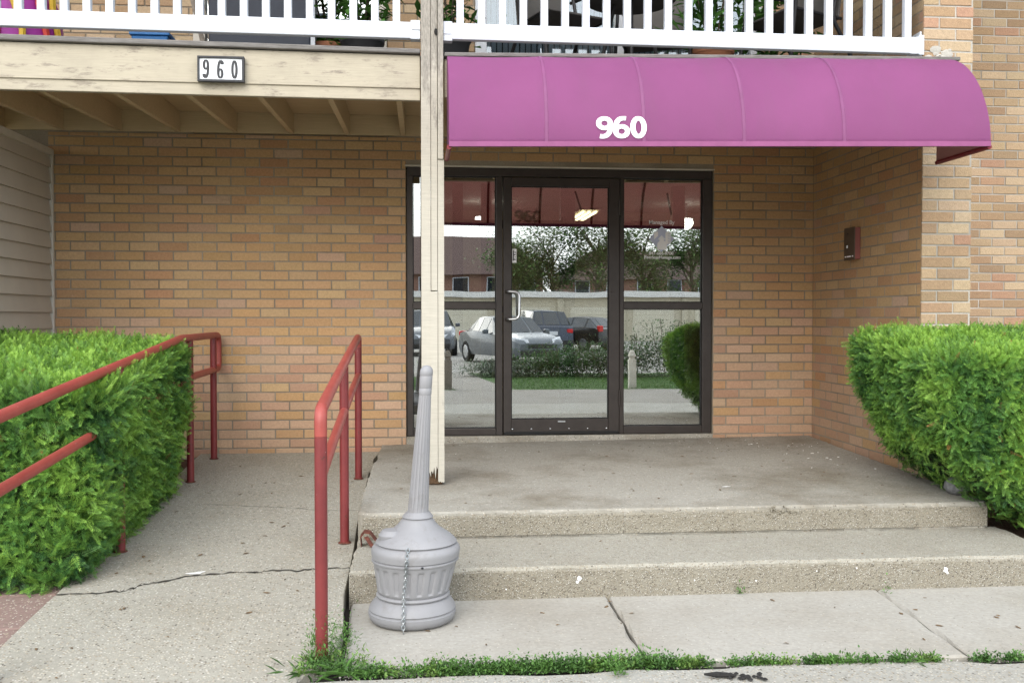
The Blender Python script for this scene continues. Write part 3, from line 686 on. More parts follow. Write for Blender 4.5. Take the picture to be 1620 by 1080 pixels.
mb = numerals('960', 0, 0, .087, .121, .007, 0, False, .0285); V = []
for (x, y, z) in mb.v:
    X = .985 + x; tz = ZB + .040 + z
    lo, hi = 0., 1.
    for _ in range(26):
        md_ = (lo + hi) / 2
        if aw_pt(X, md_).z > tz: lo = md_
        else: hi = md_
    p = aw_pt(X, lo); V.append((p.x, p.y - .005 + y, p.z + .001))
mb.v = V; par(mb.build('numerals', 'white_print'))

# ------------------------------------------------------------------ entrance storefront
st = tag(empty('glass_entrance', (1.13, 7.84, .31)), 'bronze framed glass storefront with sidelights around the door', 'entrance')
def ps(o, p=None): p = p or st; o.parent = p; o.matrix_parent_inverse = p.matrix_world.inverted() if p is not st else st.matrix_basis.inverted(); return o
bpy.context.view_layer.update()
GY = 7.865
def fr(nm, x0, x1, z0, z1, y0=7.825, y1=7.93, mat='bronze'): return ps(MB().box(x0, x1, y0, y1, z0, z1).build(nm, mat, bevel=.004))
fr('frame_head', DX0 + .002, DX1 - .002, 2.368, 2.434); fr('frame_jamb', DX0 + .002, -.052, .312, 2.367); fr('frame_jamb', 2.286, DX1 - .002, .312, 2.367)
fr('mullion', .606, .658, .312, 2.367); fr('mullion', 1.603, 1.637, .312, 2.367)
fr('frame_sill', -.051, .605, .312, .366); fr('frame_sill', 1.638, 2.285, .312, .372)
fr('transom_bar', -.051, .605, 1.316, 1.370); fr('transom_bar', 1.638, 2.285, 1.318, 1.372)
def pane(x0, x1, z0, z1, par_=None, y=GY):
    o = ps(MB().box(x0 - .008, x1 + .008, y, y + .006, z0 - .008, z1 + .008).build('pane', 'entrance_glass'), par_)
    for a in ((x0, x1, z0, z0 + .006), (x0, x1, z1 - .006, z1), (x0, x0 + .006, z0 + .006, z1 - .006), (x1 - .006, x1, z0 + .006, z1 - .006)):
        ps(MB().box(a[0], a[1], y - .012, y - .001, a[2], a[3]).build('gasket', 'gasket'), par_)
    return o
pane(-.051, .605, 1.371, 2.367); pane(-.051, .605, .367, 1.315); pane(1.638, 2.285, 1.373, 2.367); pane(1.638, 2.285, .373, 1.317)
door = ps(empty('door', (1.59, 7.84, .33))); bpy.context.view_layer.update()
def pd(mb, nm, mat, bevel=.003, smooth=False): return ps(mb.build(nm, mat, bevel=bevel, smooth=smooth), door)
for nm, a in (('stile', (.664, .726, .325, 2.358)), ('stile', (1.514, 1.598, .325, 2.358)), ('top_rail', (.727, 1.513, 2.292, 2.358)), ('bottom_rail', (.727, 1.513, .325, .437))):
    pd(MB().box(a[0], a[1], 7.812, 7.868, a[2], a[3]), nm, 'bronze')
pane(.727, 1.513, .438, 2.291, door, 7.842)
pd(MB().box(.67, 1.59, 7.806, 7.812, .318, .340), 'weather_strip', 'gasket', 0)
for i in range(6): pd(MB().lathe([(.001, -.003), (.007, -.002), (.006, .002), (.001, .003)], (.735 + i * .152, 7.809, .362), 8), 'screw', 'steel', 0)
for zz_ in (2.13, .60): pd(MB().lathe([(.011, -.06), (.011, .06)], (1.6, 7.812, zz_), 10), 'hinge', 'bronze', 0)
hp = [(.700, 7.812, 1.455), (.700, 7.765, 1.455), (.705, 7.752, 1.455), (.755, 7.745, 1.452), (.775, 7.745, 1.440), (.783, 7.745, 1.42), (.783, 7.745, 1.27), (.775, 7.745, 1.25), (.755, 7.745, 1.238), (.705, 7.752, 1.235), (.700, 7.765, 1.235), (.700, 7.812, 1.235)]
pd(MB().tube(hp, .0115, 10), 'pull_handle', 'steel', 0, True)
for z_ in (1.455, 1.235): pd(MB().lathe([(.018, -.012), (.018, .012)], (.695, 7.80, z_), 10), 'handle_mount', 'bronze', .002)
pd(MB().box(.727, 1.513, 7.875, 7.905, 1.452, 1.474), 'push_bar', 'steel', .004)
pd(MB().lathe([(.001, -.002), (.010, -.001), (.009, .002), (.001, .003)], (1.535, 7.81, 1.455), 10), 'lock_cylinder', 'bronze', 0)
pd(MB().box(1.10, 1.16, 7.809, 7.8115, .413, .424), 'maker_plate', 'steel', 0)
stk = pd(MB().box(.735, .770, 7.8375, 7.8405, 1.685, 1.795), 'sticker', 'white_print', 0)
mb = MB()
for i, (a, b) in enumerate(((0, 1), (1, 0), (0, 1), (1, 0), (0, 1))): mb.box(.741, .748, 7.8365, 7.8374, 1.702, 1.782); break
for i in range(4): mb.box(.750 + (i % 2) * .004, .762, 7.8365, 7.8374, 1.706 + i * .019, 1.716 + i * .019)
pd(mb, 'sticker_print', 'sign_black', 0)
# decal on the right sidelight
def text_mesh(s, size, x, y, z, mat, nm, parent, align='CENTER', bold=.0):
    cu = bpy.data.curves.new(nm, 'FONT'); cu.body = s; cu.size = size; cu.align_x = align; cu.offset = bold; cu.resolution_u = 3
    tmp = bpy.data.objects.new(nm, cu); COL.objects.link(tmp); bpy.context.view_layer.update()
    me = bpy.data.meshes.new_from_object(tmp.evaluated_get(bpy.context.evaluated_depsgraph_get())); bpy.data.objects.remove(tmp)
    me.transform(Matrix.Translation((x, y, z)) @ Matrix.Rotation(R(90), 4, 'X')); me.materials.clear(); me.materials.append(MATS[mat])
    o = bpy.data.objects.new(nm, me); COL.objects.link(o); return ps(o, parent)
dec = ps(empty('decal', (1.96, 7.86, 1.9))); bpy.context.view_layer.update()
DY = GY - .0012
text_mesh('Managed By', .044, 1.955, DY, 2.005, 'white_print', 'lettering', dec, bold=.0006)
text_mesh('847-666-8700', .036, 1.952, DY, 1.758, 'white_print', 'lettering', dec, bold=.0006)
text_mesh('PeerlessManage.com', .036, 1.962, DY, 1.725, 'white_print', 'lettering', dec, bold=.0006)
def poly(pts, y, nm, mat):
    return ps(MB().add([(1.955 + a, y, 1.885 + b) for a, b in pts], [tuple(range(len(pts)))]).build(nm, mat), dec)
poly([(-.105, 0), (0, -.105), (.105, 0), (0, .105)], DY, 'logo_diamond', 'print_blue')
poly([(-.062, -.005), (-.03, .025), (-.03, .062), (-.062, .05)], DY - .0004, 'logo_tower', 'white_print')
poly([(.03, -.05), (.075, -.03), (.075, .05), (.045, .062), (.03, .05)], DY - .0004, 'logo_tower', 'white_print')
poly([(-.03, .0), (.0, .03), (.03, .0), (.0, -.03)], DY - .0004, 'logo_facet', 'sign_white')
poly([(-.036, -.088), (.03, -.088), (.042, -.074), (.042, -.038), (.003, .008), (-.036, -.036)], DY - .0008, 'logo_house', 'white_print')
for i in range(6): poly([(.05, -.03 + i * .013), (.075, -.024 + i * .013), (.075, -.020 + i * .013), (.05, -.026 + i * .013)], DY - .0007, 'logo_stripe', 'print_blue')

# ------------------------------------------------------------------ lobby behind the glass
lob = struct(empty('lobby_room'), 'dim entrance lobby behind the glass', 'lobby')
bx('floor', 'lobby_tile', lob, -2.2, 3.6, 7.95, 12.6, .2, .305); bx('ceiling', 'lobby_ceiling', lob, -2.2, 3.6, 8.01, 12.6, 2.6, 2.7)
bx('wall_back', 'lobby_wall', lob, -2.2, 3.6, 12.5, 12.6, .3, 2.6); bx('wall_left', 'lobby_wall', lob, -2.3, -2.2, 8.01, 12.6, .3, 2.6); bx('wall_right', 'lobby_wall', lob, 3.6, 3.7, 8.01, 12.6, .3, 2.6)
inn = tag(empty('inner_doorway'), 'dark inner vestibule framing seen through the entrance glass', 'doorway')
for x0, x1 in ((.32, .42), (.60, .70), (1.38, 1.52), (2.5, 2.62)): bx('mullion', 'bronze', inn, x0, x1, 9.6, 9.7, .31, 2.55)
bx('head', 'bronze', inn, .32, 2.62, 9.6, 9.7, 2.12, 2.2); bx('bar', 'bronze', inn, .32, 2.62, 9.61, 9.69, 1.3, 1.36)
tag(bx('door_mat', 'mat_dark', None, -.0, 2.3, 8.05, 9.4, .307, .317, bevel=.003), 'dark entrance mat on the lobby floor inside the glass', 'mat')
for x, y, lb in ((.73, 11.5, 'small white globe lamp glowing in the left of the lobby'), (3.15, 11.5, 'small white globe lamp glowing in the right of the lobby')):
    l_ = tag(empty('ceiling_lamp', (x, y, 2.42)), lb, 'lamp', 'lobby ceiling lamps')
    o = MB().lathe([(.05, 0), (.05, .02), (.02, .03), (.02, .18)], (0, 0, 0), 16).build('fitting', 'steel', l_); o = MB().lathe([(.006, -.13), (.06, -.11), (.09, -.06), (.08, 0)], (0, 0, 0), 16).build('globe', 'lamp_glow', l_, smooth='all')
tl = tag(empty('tube_light', (1.85, 11.2, 2.40)), 'warm fluorescent ceiling light inside the lobby behind the door', 'lamp')
bx('housing', 'lobby_ceiling', tl, -.12, .12, -.6, .6, .02, .05)
for dx in (-.07, 0, .07): MB().tube([(dx, -.55, 0), (dx, .55, 0)], .013, 8).build('tube', 'tube_glow', tl, smooth=True)

# ------------------------------------------------------------------ intercom, bracket, stone
ic = tag(empty('intercom', (3.2, 7.05, 1.79)), 'small brown intercom box on the brick wing wall', 'intercom')
def pi_(mb, nm, mat, bevel=.003): o = mb.build(nm, mat, bevel=bevel); o.parent = ic; o.matrix_parent_inverse = ic.matrix_basis.inverted(); return o
pi_(MB().box(3.158, 3.199, 6.93, 7.10, 1.675, 1.905), 'case', 'intercom_red'); pi_(MB().box(3.151, 3.1575, 6.925, 7.105, 1.67, 1.91), 'face_plate', 'intercom_brown')
pi_(MB().box(3.147, 3.1505, 7.035, 7.055, 1.76, 1.78), 'button', 'white_print', .002); pi_(MB().box(3.1485, 3.1505, 7.03, 7.045, 1.86, 1.87), 'speaker_hole', 'sign_black', 0)
for i, (a, b) in enumerate(((6.945, 6.965), (6.985, 7.055), (7.068, 7.085))): pi_(MB().box(3.1495, 3.1505, a, b, 1.692, 1.702), 'marking', 'white_print', 0)
rb = tag(empty('rusty_bracket', (-.27, 5.12, .08)), 'bent rusty steel bracket lying at the ramp side of the step', 'bracket')
V = [(-.045, 0, .0), (-.05, 0, .05), (-.03, 0, .075), (.0, 0, .07), (.02, 0, .045), (.038, 0, .02)]
mb = MB(); VV = []
for x, y, z in V: VV += [(x, -.04, z), (x, .03, z), (x * .93, .03, z - .006), (x * .93, -.04, z - .006)]
mb.add(VV, [(4 * i + a, 4 * i + 4 + a, 4 * i + 4 + (a + 1) % 4, 4 * i + (a + 1) % 4) for i in range(5) for a in range(4)]); mb.build('strap', 'rust', rb)
mb = MB().hexa([(.005, -.06, .0), (.028, -.06, .0), (.028, -.054, .0), (.005, -.054, .0), (-.03, -.045, .05), (-.01, -.045, .055), (-.01, -.039, .055), (-.03, -.039, .05)]); mb.build('tongue', 'rust', rb)
rb.location = (-.255, 5.09, .08)
mb = MB().lathe([(.01, 0), (.055, .012), (.08, .05), (.075, .085), (.05, .115), (.01, .13)], (0, 0, 0), 20)
o = mb.build('round_stone', 'stone_grey', None, smooth='all'); o.location = (3.10, 5.42, .222); o.scale = (1, .9, .85); tag(o, 'round grey stone on the landing corner under the hedge', 'stone')

# ------------------------------------------------------------------ handrails
def soft(P, r=.06, n=5):
    P = [Vector(p) for p in P]; o = [P[0]]
    for a, b, c in zip(P[:-2], P[1:-1], P[2:]):
        d1 = min(r, (b - a).length * .45); d2 = min(r, (c - b).length * .45); s_, e_ = b + (a - b).normalized() * d1, b + (c - b).normalized() * d2
        for i in range(n + 1): t_ = i / n; o.append(s_ * (1 - t_) ** 2 + b * 2 * t_ * (1 - t_) + e_ * t_ * t_)
    return o + [P[-1]]
RR = .0242
def handrail(name, x, label, mat, posts, top, low, base):
    t_ = tag(empty(name, (x, posts[0][0], base)), label, 'handrail', 'red handrails beside the ramp')
    def c_(mb, nm, mt=mat): o = mb.build(nm, mt, smooth=True); o.parent = t_; o.matrix_parent_inverse = t_.matrix_basis.inverted()
    c_(MB().tube(soft(top), RR, 14), 'top_rail'); c_(MB().tube(soft(low), RR * .92, 14), 'lower_rail')
    for px_, y_, zt in posts_xyz(x, posts):
        c_(MB().tube([(px_, y_, zr(px_, y_) - .03), (px_, y_, zt)], RR, 14), 'post', 'rail_paint')
        c_(MB().lathe([(RR + .006, 0), (RR + .011, .002), (RR + .008, .006), (RR, .009)], (px_, y_, zr(px_, y_)), 14), 'weld_foot', 'rust')
def posts_xyz(x, posts): return [(x + dx, y, zt) for y, zt, dx in posts]
handrail('handrail', -.40, 'red pipe handrail between the ramp and the steps', 'rail_paint_faded', [(3.786, .795, .025), (5.306, .985, -.002), (6.818, 1.045, -.02)],
         [(-.375, 3.786, .796), (-.375, 3.786, .895), (-.402, 5.306, 1.00), (-.42, 6.818, 1.115), (-.42, 6.818, 1.046)], [(-.375, 3.79, .647), (-.402, 5.306, .75), (-.42, 6.815, .851)], 0)
handrail('handrail', -1.54, 'red pipe handrail running through the left hedge', 'rail_paint_faded', [(3.66, .775, 0), (5.232, .985, 0), (6.80, 1.10, 0), (7.56, 1.10, 0)],
         [(-1.54, 3.66, .776), (-1.54, 3.66, .872), (-1.54, 6.56, 1.112), (-1.54, 7.745, 1.116), (-1.54, 7.745, .858), (-1.54, 6.80, .848), (-1.54, 6.78, .846)], [(-1.54, 3.67, .603), (-1.54, 6.80, .846)], 0)

# ------------------------------------------------------------------ cigarette receptacle
rc = tag(empty('cigarette_receptacle', (-.035, 4.30, ZS)), 'grey plastic cigarette receptacle with fluted neck in front of the steps', 'receptacle')
def rcp(mb, nm, mat, smooth=True):
    mb.v = [(x + .062 * max(0, z - .05), y, z) for x, y, z in mb.v]; return mb.build(nm, mat, rc, smooth=smooth)
rcp(MB().lathe([(.150, 0), (.170, .004), (.183, .016), (.1895, .034), (.190, .047), (.184, .0515), (.184, .055), (.1885, .060), (.182, .075), (.168, .094), (.156, .106), (.150, .110)], n=72), 'base', 'receptacle_grey')
rcp(MB().lathe([(.148, .108), (.158, .112), (.161, .118), (.158, .124), (.153, .127)], n=72), 'base_ring', 'receptacle_grey')
def slot(i, a):
    q = (a * 20 / (2 * math.pi)) % 1; d = min(1, max(0, (.26 - abs(q - .5)) / .05)); e = [0, 0, .0, 1, 1, 1, 1, 1, 0, 0, 0][i]; return 1 - .035 * d * e
rcp(MB().lathe([(.148, .125), (.1535, .130), (.157, .140), (.1585, .148), (.163, .17), (.168, .195), (.173, .22), (.1765, .24), (.178, .246), (.181, .256), (.183, .266)], n=240, mod=slot), 'bucket', 'receptacle_grey')
rcp(MB().lathe([(.180, .262), (.1885, .266), (.190, .272), (.183, .277), (.1895, .282), (.192, .30), (.1935, .312), (.190, .322), (.181, .334), (.170, .339), (.177, .346), (.168, .356), (.150, .372), (.125, .388), (.100, .405), (.082, .422), (.071, .438), (.063, .446), (.068, .452), (.062, .460), (.054, .468), (.048, .474)], n=72), 'lid', 'receptacle_grey')
N = 40; pn = [(.046, .470)] + [(.0455 - (.0455 - .0265) * i / 18, .478 + .50 * i / 18) for i in range(19)] + [(.0255, .985)]
def flute(i, a):
    if i == 0 or i == len(pn) - 1: return 1
    return 1 - .075 * (abs(math.sin(a * 8)) < .55) - .0
rcp(MB().lathe(pn, n=128, mod=flute), 'neck', 'receptacle_grey')
rcp(MB().lathe([(.0255, .98), (.0275, .985), (.0275, 1.008), (.0262, 1.010), (.0275, 1.013), (.0278, 1.062), (.0268, 1.0645), (.0282, 1.067), (.0282, 1.088), (.0268, 1.09), (.0255, 1.095), (.017, 1.106), (.003, 1.110)], n=40), 'neck_cap', 'receptacle_grey')
mb = MB(); mb.lathe([(.005, 0), (.055, .008), (.06, .03), (.045, .05), (.005, .058)], (-.105, -.03, .352), 20); rcp(mb, 'ash_scoop', 'receptacle_grey')
rcp(MB().lathe([(.0005, -.004), (.005, -.003), (.005, .003), (.0005, .004)], (.03, -.190, .272), 8), 'lock_hole', 'sign_black')
mb = MB()
cp = [(-.035, -.176, .345 - .0), (-.036, -.190, .325), (-.037, -.197, .30), (-.038, -.193, .27)] + [(-.039 + .002 * math.sin(i), -.186 + .0 * i - .004, .25 - i * .02) for i in range(8)] + [(-.037, -.194, .08), (-.036, -.198, .05), (-.036, -.199, .02), (-.035, -.203, .006)]
L_ = 0; pts_ = soft(cp, .01, 2); acc = 0; last = Vector(pts_[0]); links = [Vector(pts_[0])]
for p in pts_[1:]:
    while (Vector(p) - last).length > .0135: last = last + (Vector(p) - last).normalized() * .0135; links.append(last.copy())
for i, p in enumerate(links):
    nx_ = links[min(i + 1, len(links) - 1)] - links[max(i - 1, 0)]; nx_.normalize(); s1 = nx_.orthogonal().normalized(); s1 = Matrix.Rotation(R(45 + 90 * (i % 2)), 3, nx_) @ s1
    ring = [p + nx_ * .0105 * math.cos(a) + s1 * .0072 * math.sin(a) for a in [q * math.pi / 5 for q in range(10)]]
    mb.tube(ring, .0020, 5, closed=True)
rcp(mb, 'chain', 'galvanised')

# ------------------------------------------------------------------ hedges
def rounded_hexa(B, T, rad, n, lump, seed, flare=1.):
    """closed box mesh with rounded edges mapped into a hexahedron; B, T = four bottom / top corners (x-y+ order), returns verts, normals, tris"""
    bmv = bmesh.new(); bmesh.ops.create_cube(bmv, size=2); bmesh.ops.subdivide_edges(bmv, edges=bmv.edges, cuts=n, use_grid_fill=True)
    for v in bmv.verts:
        p = v.co.copy(); q = Vector([max(-1 + rad, min(1 - rad, c)) for c in p]); d = p - q
        if d.length > 1e-6: q = q + d.normalized() * rad
        u, w_, h = (q.x + 1) / 2, (q.y + 1) / 2, (q.z + 1) / 2
        lo = (Vector(B[0]).lerp(Vector(B[1]), u)).lerp(Vector(B[3]).lerp(Vector(B[2]), u), w_); hi = (Vector(T[0]).lerp(Vector(T[1]), u)).lerp(Vector(T[3]).lerp(Vector(T[2]), u), w_)
        g_ = 1 - (1 - h) ** flare; pz = lo.lerp(hi, h); pg = lo.lerp(hi, g_); v.co = (pg.x, pg.y, pz.z)
    bmv.normal_update()
    for v in bmv.verts:
        nn = mnoise.noise(v.co * 3.1 + Vector((seed, 0, 0))) * .6 + mnoise.noise(v.co * 8.5 + Vector((0, seed, 0))) * .5
        v.co += v.normal * nn * lump
    bmv.normal_update(); bmesh.ops.triangulate(bmv, faces=bmv.faces)
    bmv.verts.index_update(); V = np.array([v.co[:] for v in bmv.verts]); N = np.array([v.normal[:] for v in bmv.verts]); F = np.array([[v.index for v in f.verts] for f in bmv.faces]); bmv.free()
    return V, N, F
def sprigs(P, D, Nn, L, cols, r, needles=8, nl=.021, nw=.0042):
    """flat feathery shoots: P base, D direction, Nn flat normal, L length"""
    n = len(P); S = np.cross(D, Nn); S /= np.linalg.norm(S, axis=1, keepdims=True) + 1e-9
    parts_v, parts_c = [], []
    for side in (-1, 1):
        for j in range(needles):
            t_ = (j + .5) / needles * .97; base = P + D * (L * t_)[:, None]
            ln = nl * (1.0 - .45 * t_ ** 2) * r.uniform(.8, 1.15, n); fw = .55 + .5 * t_
            dirn = S * side * .85 + D * fw + Nn * r.uniform(-.05, .28, n)[:, None]; dirn /= np.linalg.norm(dirn, axis=1, keepdims=True)
            tip = base + dirn * ln[:, None]; wv = D * (nw / 2)
            c = cols * (.72 + .55 * t_); c2 = c * np.array([1.15, 1.1, 1.0])
            parts_v.append(np.stack([base - wv, base + wv + dirn * (ln * .3)[:, None], tip], 1)); parts_c.append(np.stack([c * .9, c, c2], 1))
    ends = P + D * L[:, None]; tipd = D
    for a in (-.35, .35):
        dd = D + S * a; dd /= np.linalg.norm(dd, axis=1, keepdims=True); tip = ends + dd * nl * .75
        parts_v.append(np.stack([ends - S * nw * .5, ends + S * nw * .5, tip], 1)); parts_c.append(np.stack([cols * 1.2] * 3, 1))
    V = np.concatenate(parts_v).reshape(-1, 3); C = np.concatenate(parts_c).reshape(-1, 3); return V, C
def hedge(name, label, B, T, rad, dens, seed, scale=1., backy=None, flare=1.):
    t_ = tag(empty(name, tuple((Vector(B[0]) + Vector(B[2])) / 2)), label, 'hedge', 'clipped yew hedges')
    r = np.random.default_rng(seed); V, N, F = rounded_hexa(B, T, rad, 26, .045, seed * 3.7, flare)
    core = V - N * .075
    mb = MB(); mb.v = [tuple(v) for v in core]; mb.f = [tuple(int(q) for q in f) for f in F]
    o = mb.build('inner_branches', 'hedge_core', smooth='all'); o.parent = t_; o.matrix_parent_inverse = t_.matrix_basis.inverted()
    A = V[F[:, 0]]; e1 = V[F[:, 1]] - A; e2 = V[F[:, 2]] - A; ar = np.linalg.norm(np.cross(e1, e2), axis=1) / 2
    fn = N[F].mean(1); cen = V[F].mean(1)
    wgt = ar * np.where(fn[:, 2] < -.6, .15, 1.)
    if backy is not None: wgt *= np.where(fn[:, 1] > .7, .5, 1.)
    wgt *= np.where((np.abs(cen[:, 0]) > 4.0), .3, 1.)
    k_ = int(ar.sum() * dens); idx = r.choice(len(F), k_, p=wgt / wgt.sum()); u = r.random((k_, 2)); fl = u.sum(1) > 1; u[fl] = 1 - u[fl]
    P = A[idx] + e1[idx] * u[:, :1] + e2[idx] * u[:, 1:]; n_ = (N[F[idx, 0]] + N[F[idx, 1]] + N[F[idx, 2]]) / 3; n_ /= np.linalg.norm(n_, axis=1, keepdims=True)
    rn = r.normal(size=(k_, 3)); rn -= n_ * (rn * n_).sum(1, keepdims=True); rn /= np.linalg.norm(rn, axis=1, keepdims=True)
    top = np.clip((n_[:, 2] - .3) / .6, 0, 1)
    D = n_ * r.uniform(.2, .8, k_)[:, None] + rn * (r.uniform(.45, 1.0, k_) * (1 - .35 * top))[:, None] + np.array([0, 0, .28])
    D /= np.linalg.norm(D, axis=1, keepdims=True)
    flat = n_ + r.normal(size=(k_, 3)) * .5; flat -= D * (flat * D).sum(1, keepdims=True); flat /= np.linalg.norm(flat, axis=1, keepdims=True)
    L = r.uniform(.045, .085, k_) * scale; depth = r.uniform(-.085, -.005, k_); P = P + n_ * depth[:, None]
    stray = r.random(k_) < .03; P[stray] += n_[stray] * .025
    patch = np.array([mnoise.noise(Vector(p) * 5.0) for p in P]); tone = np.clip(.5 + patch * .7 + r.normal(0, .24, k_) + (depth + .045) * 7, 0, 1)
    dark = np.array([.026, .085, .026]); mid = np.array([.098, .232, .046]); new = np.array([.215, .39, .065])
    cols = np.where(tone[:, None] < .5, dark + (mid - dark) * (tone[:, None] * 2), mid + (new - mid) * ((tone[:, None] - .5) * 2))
    cols = cols * (1 - .0 * top[:, None]) + top[:, None] * np.array([.03, .035, .0])  # top shoots lighter: new growth, plus sky light put into the colour
    br = r.random(k_) < .005; cols[br] = np.array([.26, .13, .045])
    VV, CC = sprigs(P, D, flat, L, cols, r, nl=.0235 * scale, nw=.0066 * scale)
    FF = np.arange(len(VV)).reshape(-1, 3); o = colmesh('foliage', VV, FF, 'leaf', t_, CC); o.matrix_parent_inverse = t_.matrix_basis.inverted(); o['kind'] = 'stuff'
    return t_
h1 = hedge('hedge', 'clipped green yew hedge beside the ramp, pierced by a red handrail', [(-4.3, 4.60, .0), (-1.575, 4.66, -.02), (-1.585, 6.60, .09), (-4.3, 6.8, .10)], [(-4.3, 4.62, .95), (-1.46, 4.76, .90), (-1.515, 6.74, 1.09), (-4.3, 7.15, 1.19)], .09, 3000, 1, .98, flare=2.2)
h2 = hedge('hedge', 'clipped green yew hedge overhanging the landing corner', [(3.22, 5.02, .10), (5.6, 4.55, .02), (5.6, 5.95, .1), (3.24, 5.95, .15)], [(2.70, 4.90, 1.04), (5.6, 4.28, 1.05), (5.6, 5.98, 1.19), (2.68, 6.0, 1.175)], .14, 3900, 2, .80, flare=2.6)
for t_, xs, y0_ in ((h1, (-3.6, -2.9, -2.3, -1.95), 5.8), (h2, (3.5, 4.0, 4.6, 5.2), 5.4)):
    for i, x in enumerate(xs):
        o = MB().tube([(x, y0_, -.1), (x + .03, y0_ - .05, .25), (x - .04, y0_ + .05, .6)], [.03, .024, .012], 7).build('stem', 'bark', smooth=True); o.parent = t_; o.matrix_parent_inverse = t_.matrix_basis.inverted()
rr = random.Random(8); mb = MB()
for i in range(16):
    a = Vector((3.25 + rr.uniform(0, .4), 4.98 + rr.uniform(-.1, .25), .12 + rr.uniform(0, .3))); mb.tube([a, a + Vector((rr.uniform(-.08, .08), rr.uniform(-.1, .02), rr.uniform(-.05, .12))), a + Vector((rr.uniform(-.14, .14), rr.uniform(-.16, 0), rr.uniform(-.06, .2)))], [.004, .003, .0015], 5)
o = mb.build('bare_twigs', 'old_wood'); o.parent = h2; o.matrix_parent_inverse = h2.matrix_basis.inverted(); o['kind'] = 'stuff'

# ------------------------------------------------------------------ weeds in the joints
def leaves(P, r, ln, wd, upb, cols):
    n = len(P); az = r.uniform(0, 2 * np.pi, n); el = np.clip(r.normal(upb, .35, n), -.2, 1.45)
    D = np.stack([np.cos(az) * np.cos(el), np.sin(az) * np.cos(el), np.sin(el)], 1); S = np.stack([-np.sin(az), np.cos(az), np.zeros(n)], 1)
    L = ln * r.uniform(.6, 1.3, n); W = wd * r.uniform(.7, 1.2, n)
    q = np.stack([P, P + D * (L * .5)[:, None] + S * (W / 2)[:, None], P + D * L[:, None] + np.array([0, 0, -.15]) * L[:, None], P + D * (L * .5)[:, None] - S * (W / 2)[:, None]], 1)
    V = q.reshape(-1, 3); b = np.arange(n) * 4; F = np.concatenate([np.stack([b, b + 1, b + 2], 1), np.stack([b, b + 2, b + 3], 1)]); C = np.repeat(cols, 4, 0); return V, F, C
def scatter(name, label, cat, spots, seed):
    r = np.random.default_rng(seed); VV, FF, CC = [], [], []; n0 = 0
    for (x, y, z, sx, sy, h, n, ln, wd, upb, c) in spots:
        P = np.stack([x + r.normal(0, 1, n) * sx, y + r.normal(0, 1, n) * sy, z + np.abs(r.normal(0, .5, n)) * h], 1)
        cols = np.array(c) * r.uniform(.55, 1.5, (n, 1)); V, F, C = leaves(P, r, ln, wd, upb, cols); VV.append(V); FF.append(F + n0); CC.append(C); n0 += len(V)
    o = colmesh(name, np.concatenate(VV), np.concatenate(FF), 'leaf', None, np.concatenate(CC)); tag(o, label, cat, kind='stuff'); return o
gr = (.095, .2, .045); g2 = (.07, .15, .04); g3 = (.15, .25, .06)
sp = []; rr = random.Random(4)
x = -.22
while x < 2.6:
    y = 3.66 if x < .85 else 3.66 - (x - .85) * .045
    on = 1 if x < 1.08 else (0 if rr.random() < .45 else .6)
    if -.14 < x < .02: on = .35
    if on: sp.append((x, y - .006, ZS - .012, .022, .012 if x > .95 else .02, .03 if x > .95 else .042, int(260 * on), .017, .009, .7, rr.choice((gr, gr, g2, g3))))
    x += .03
for p in ((-.31, 4.10, .012, 60), (-.30, 4.02, .01, 40), (1.52, 4.56, .01, 30), (.86, 3.72, .014, 60), (.73, 3.56, .02, 120), (2.22, 4.50, .008, 15)): sp.append((p[0], p[1], ZS, p[2], p[2], .05, p[3], .022, .007, .8, gr))
for i in range(15): sp.append((-.37 + rr.gauss(0, .07), 3.71 + rr.gauss(0, .045), ZS, .016, .016, .05, 60, .026, .007, .7, rr.choice((gr, g2, g3))))
for i in range(9): sp.append((-.33 + rr.gauss(0, .03), 3.80 + rr.gauss(0, .04), ZS + .04, .02, .02, .12, 50, .02, .004, .6, gr))
for i in range(10): sp.append((-.405 + rr.gauss(0, .02), 3.83 + rr.gauss(0, .02), ZS + .04, .014, .014, .10, 30, .02, .004, .7, gr))
scatter('joint_weeds', 'low green weeds growing in the sidewalk joint and round the post foot', 'weeds', sp, 5)
sp = [(1.87, 3.60, ZS - .01, .04, .008, .01, 46, .07, .004, .75, gr), (-.30, 3.66, ZS, .05, .02, .01, 40, .10, .009, .35, gr), (-.45, 3.68, ZS, .04, .02, .01, 26, .10, .008, .3, g2), (.86, 3.655, ZS - .01, .03, .008, .01, 60, .045, .003, .9, g3)]
scatter('grass_tufts', 'coarse grass blades sprouting from the sidewalk joint', 'grass', sp, 6)
# soil and gravel in the open joint
r = random.Random(9); mb = MB()
for i in range(420):
    x = r.uniform(-.3, 3.0); y = (3.66 if x < .85 else 3.66 - (x - .85) * .045) + r.gauss(0, .012); s_ = r.uniform(.002, .006)
    mb.lathe([(.3 * s_, -s_ * .6), (s_, 0), (.3 * s_, s_ * .7)], (x, y, ZS - .014 + r.uniform(-.004, .006)), 5)
o = mb.build('joint_gravel', 'mortar_pale'); tag(o, 'crumbled pale gravel lying in the sidewalk joint', 'gravel', kind='stuff')
struct(sheet('joint_soil', 'crevice', -1.6, 4.5, .5, 7.7, -.10), 'dark soil showing in the concrete joints', 'soil')
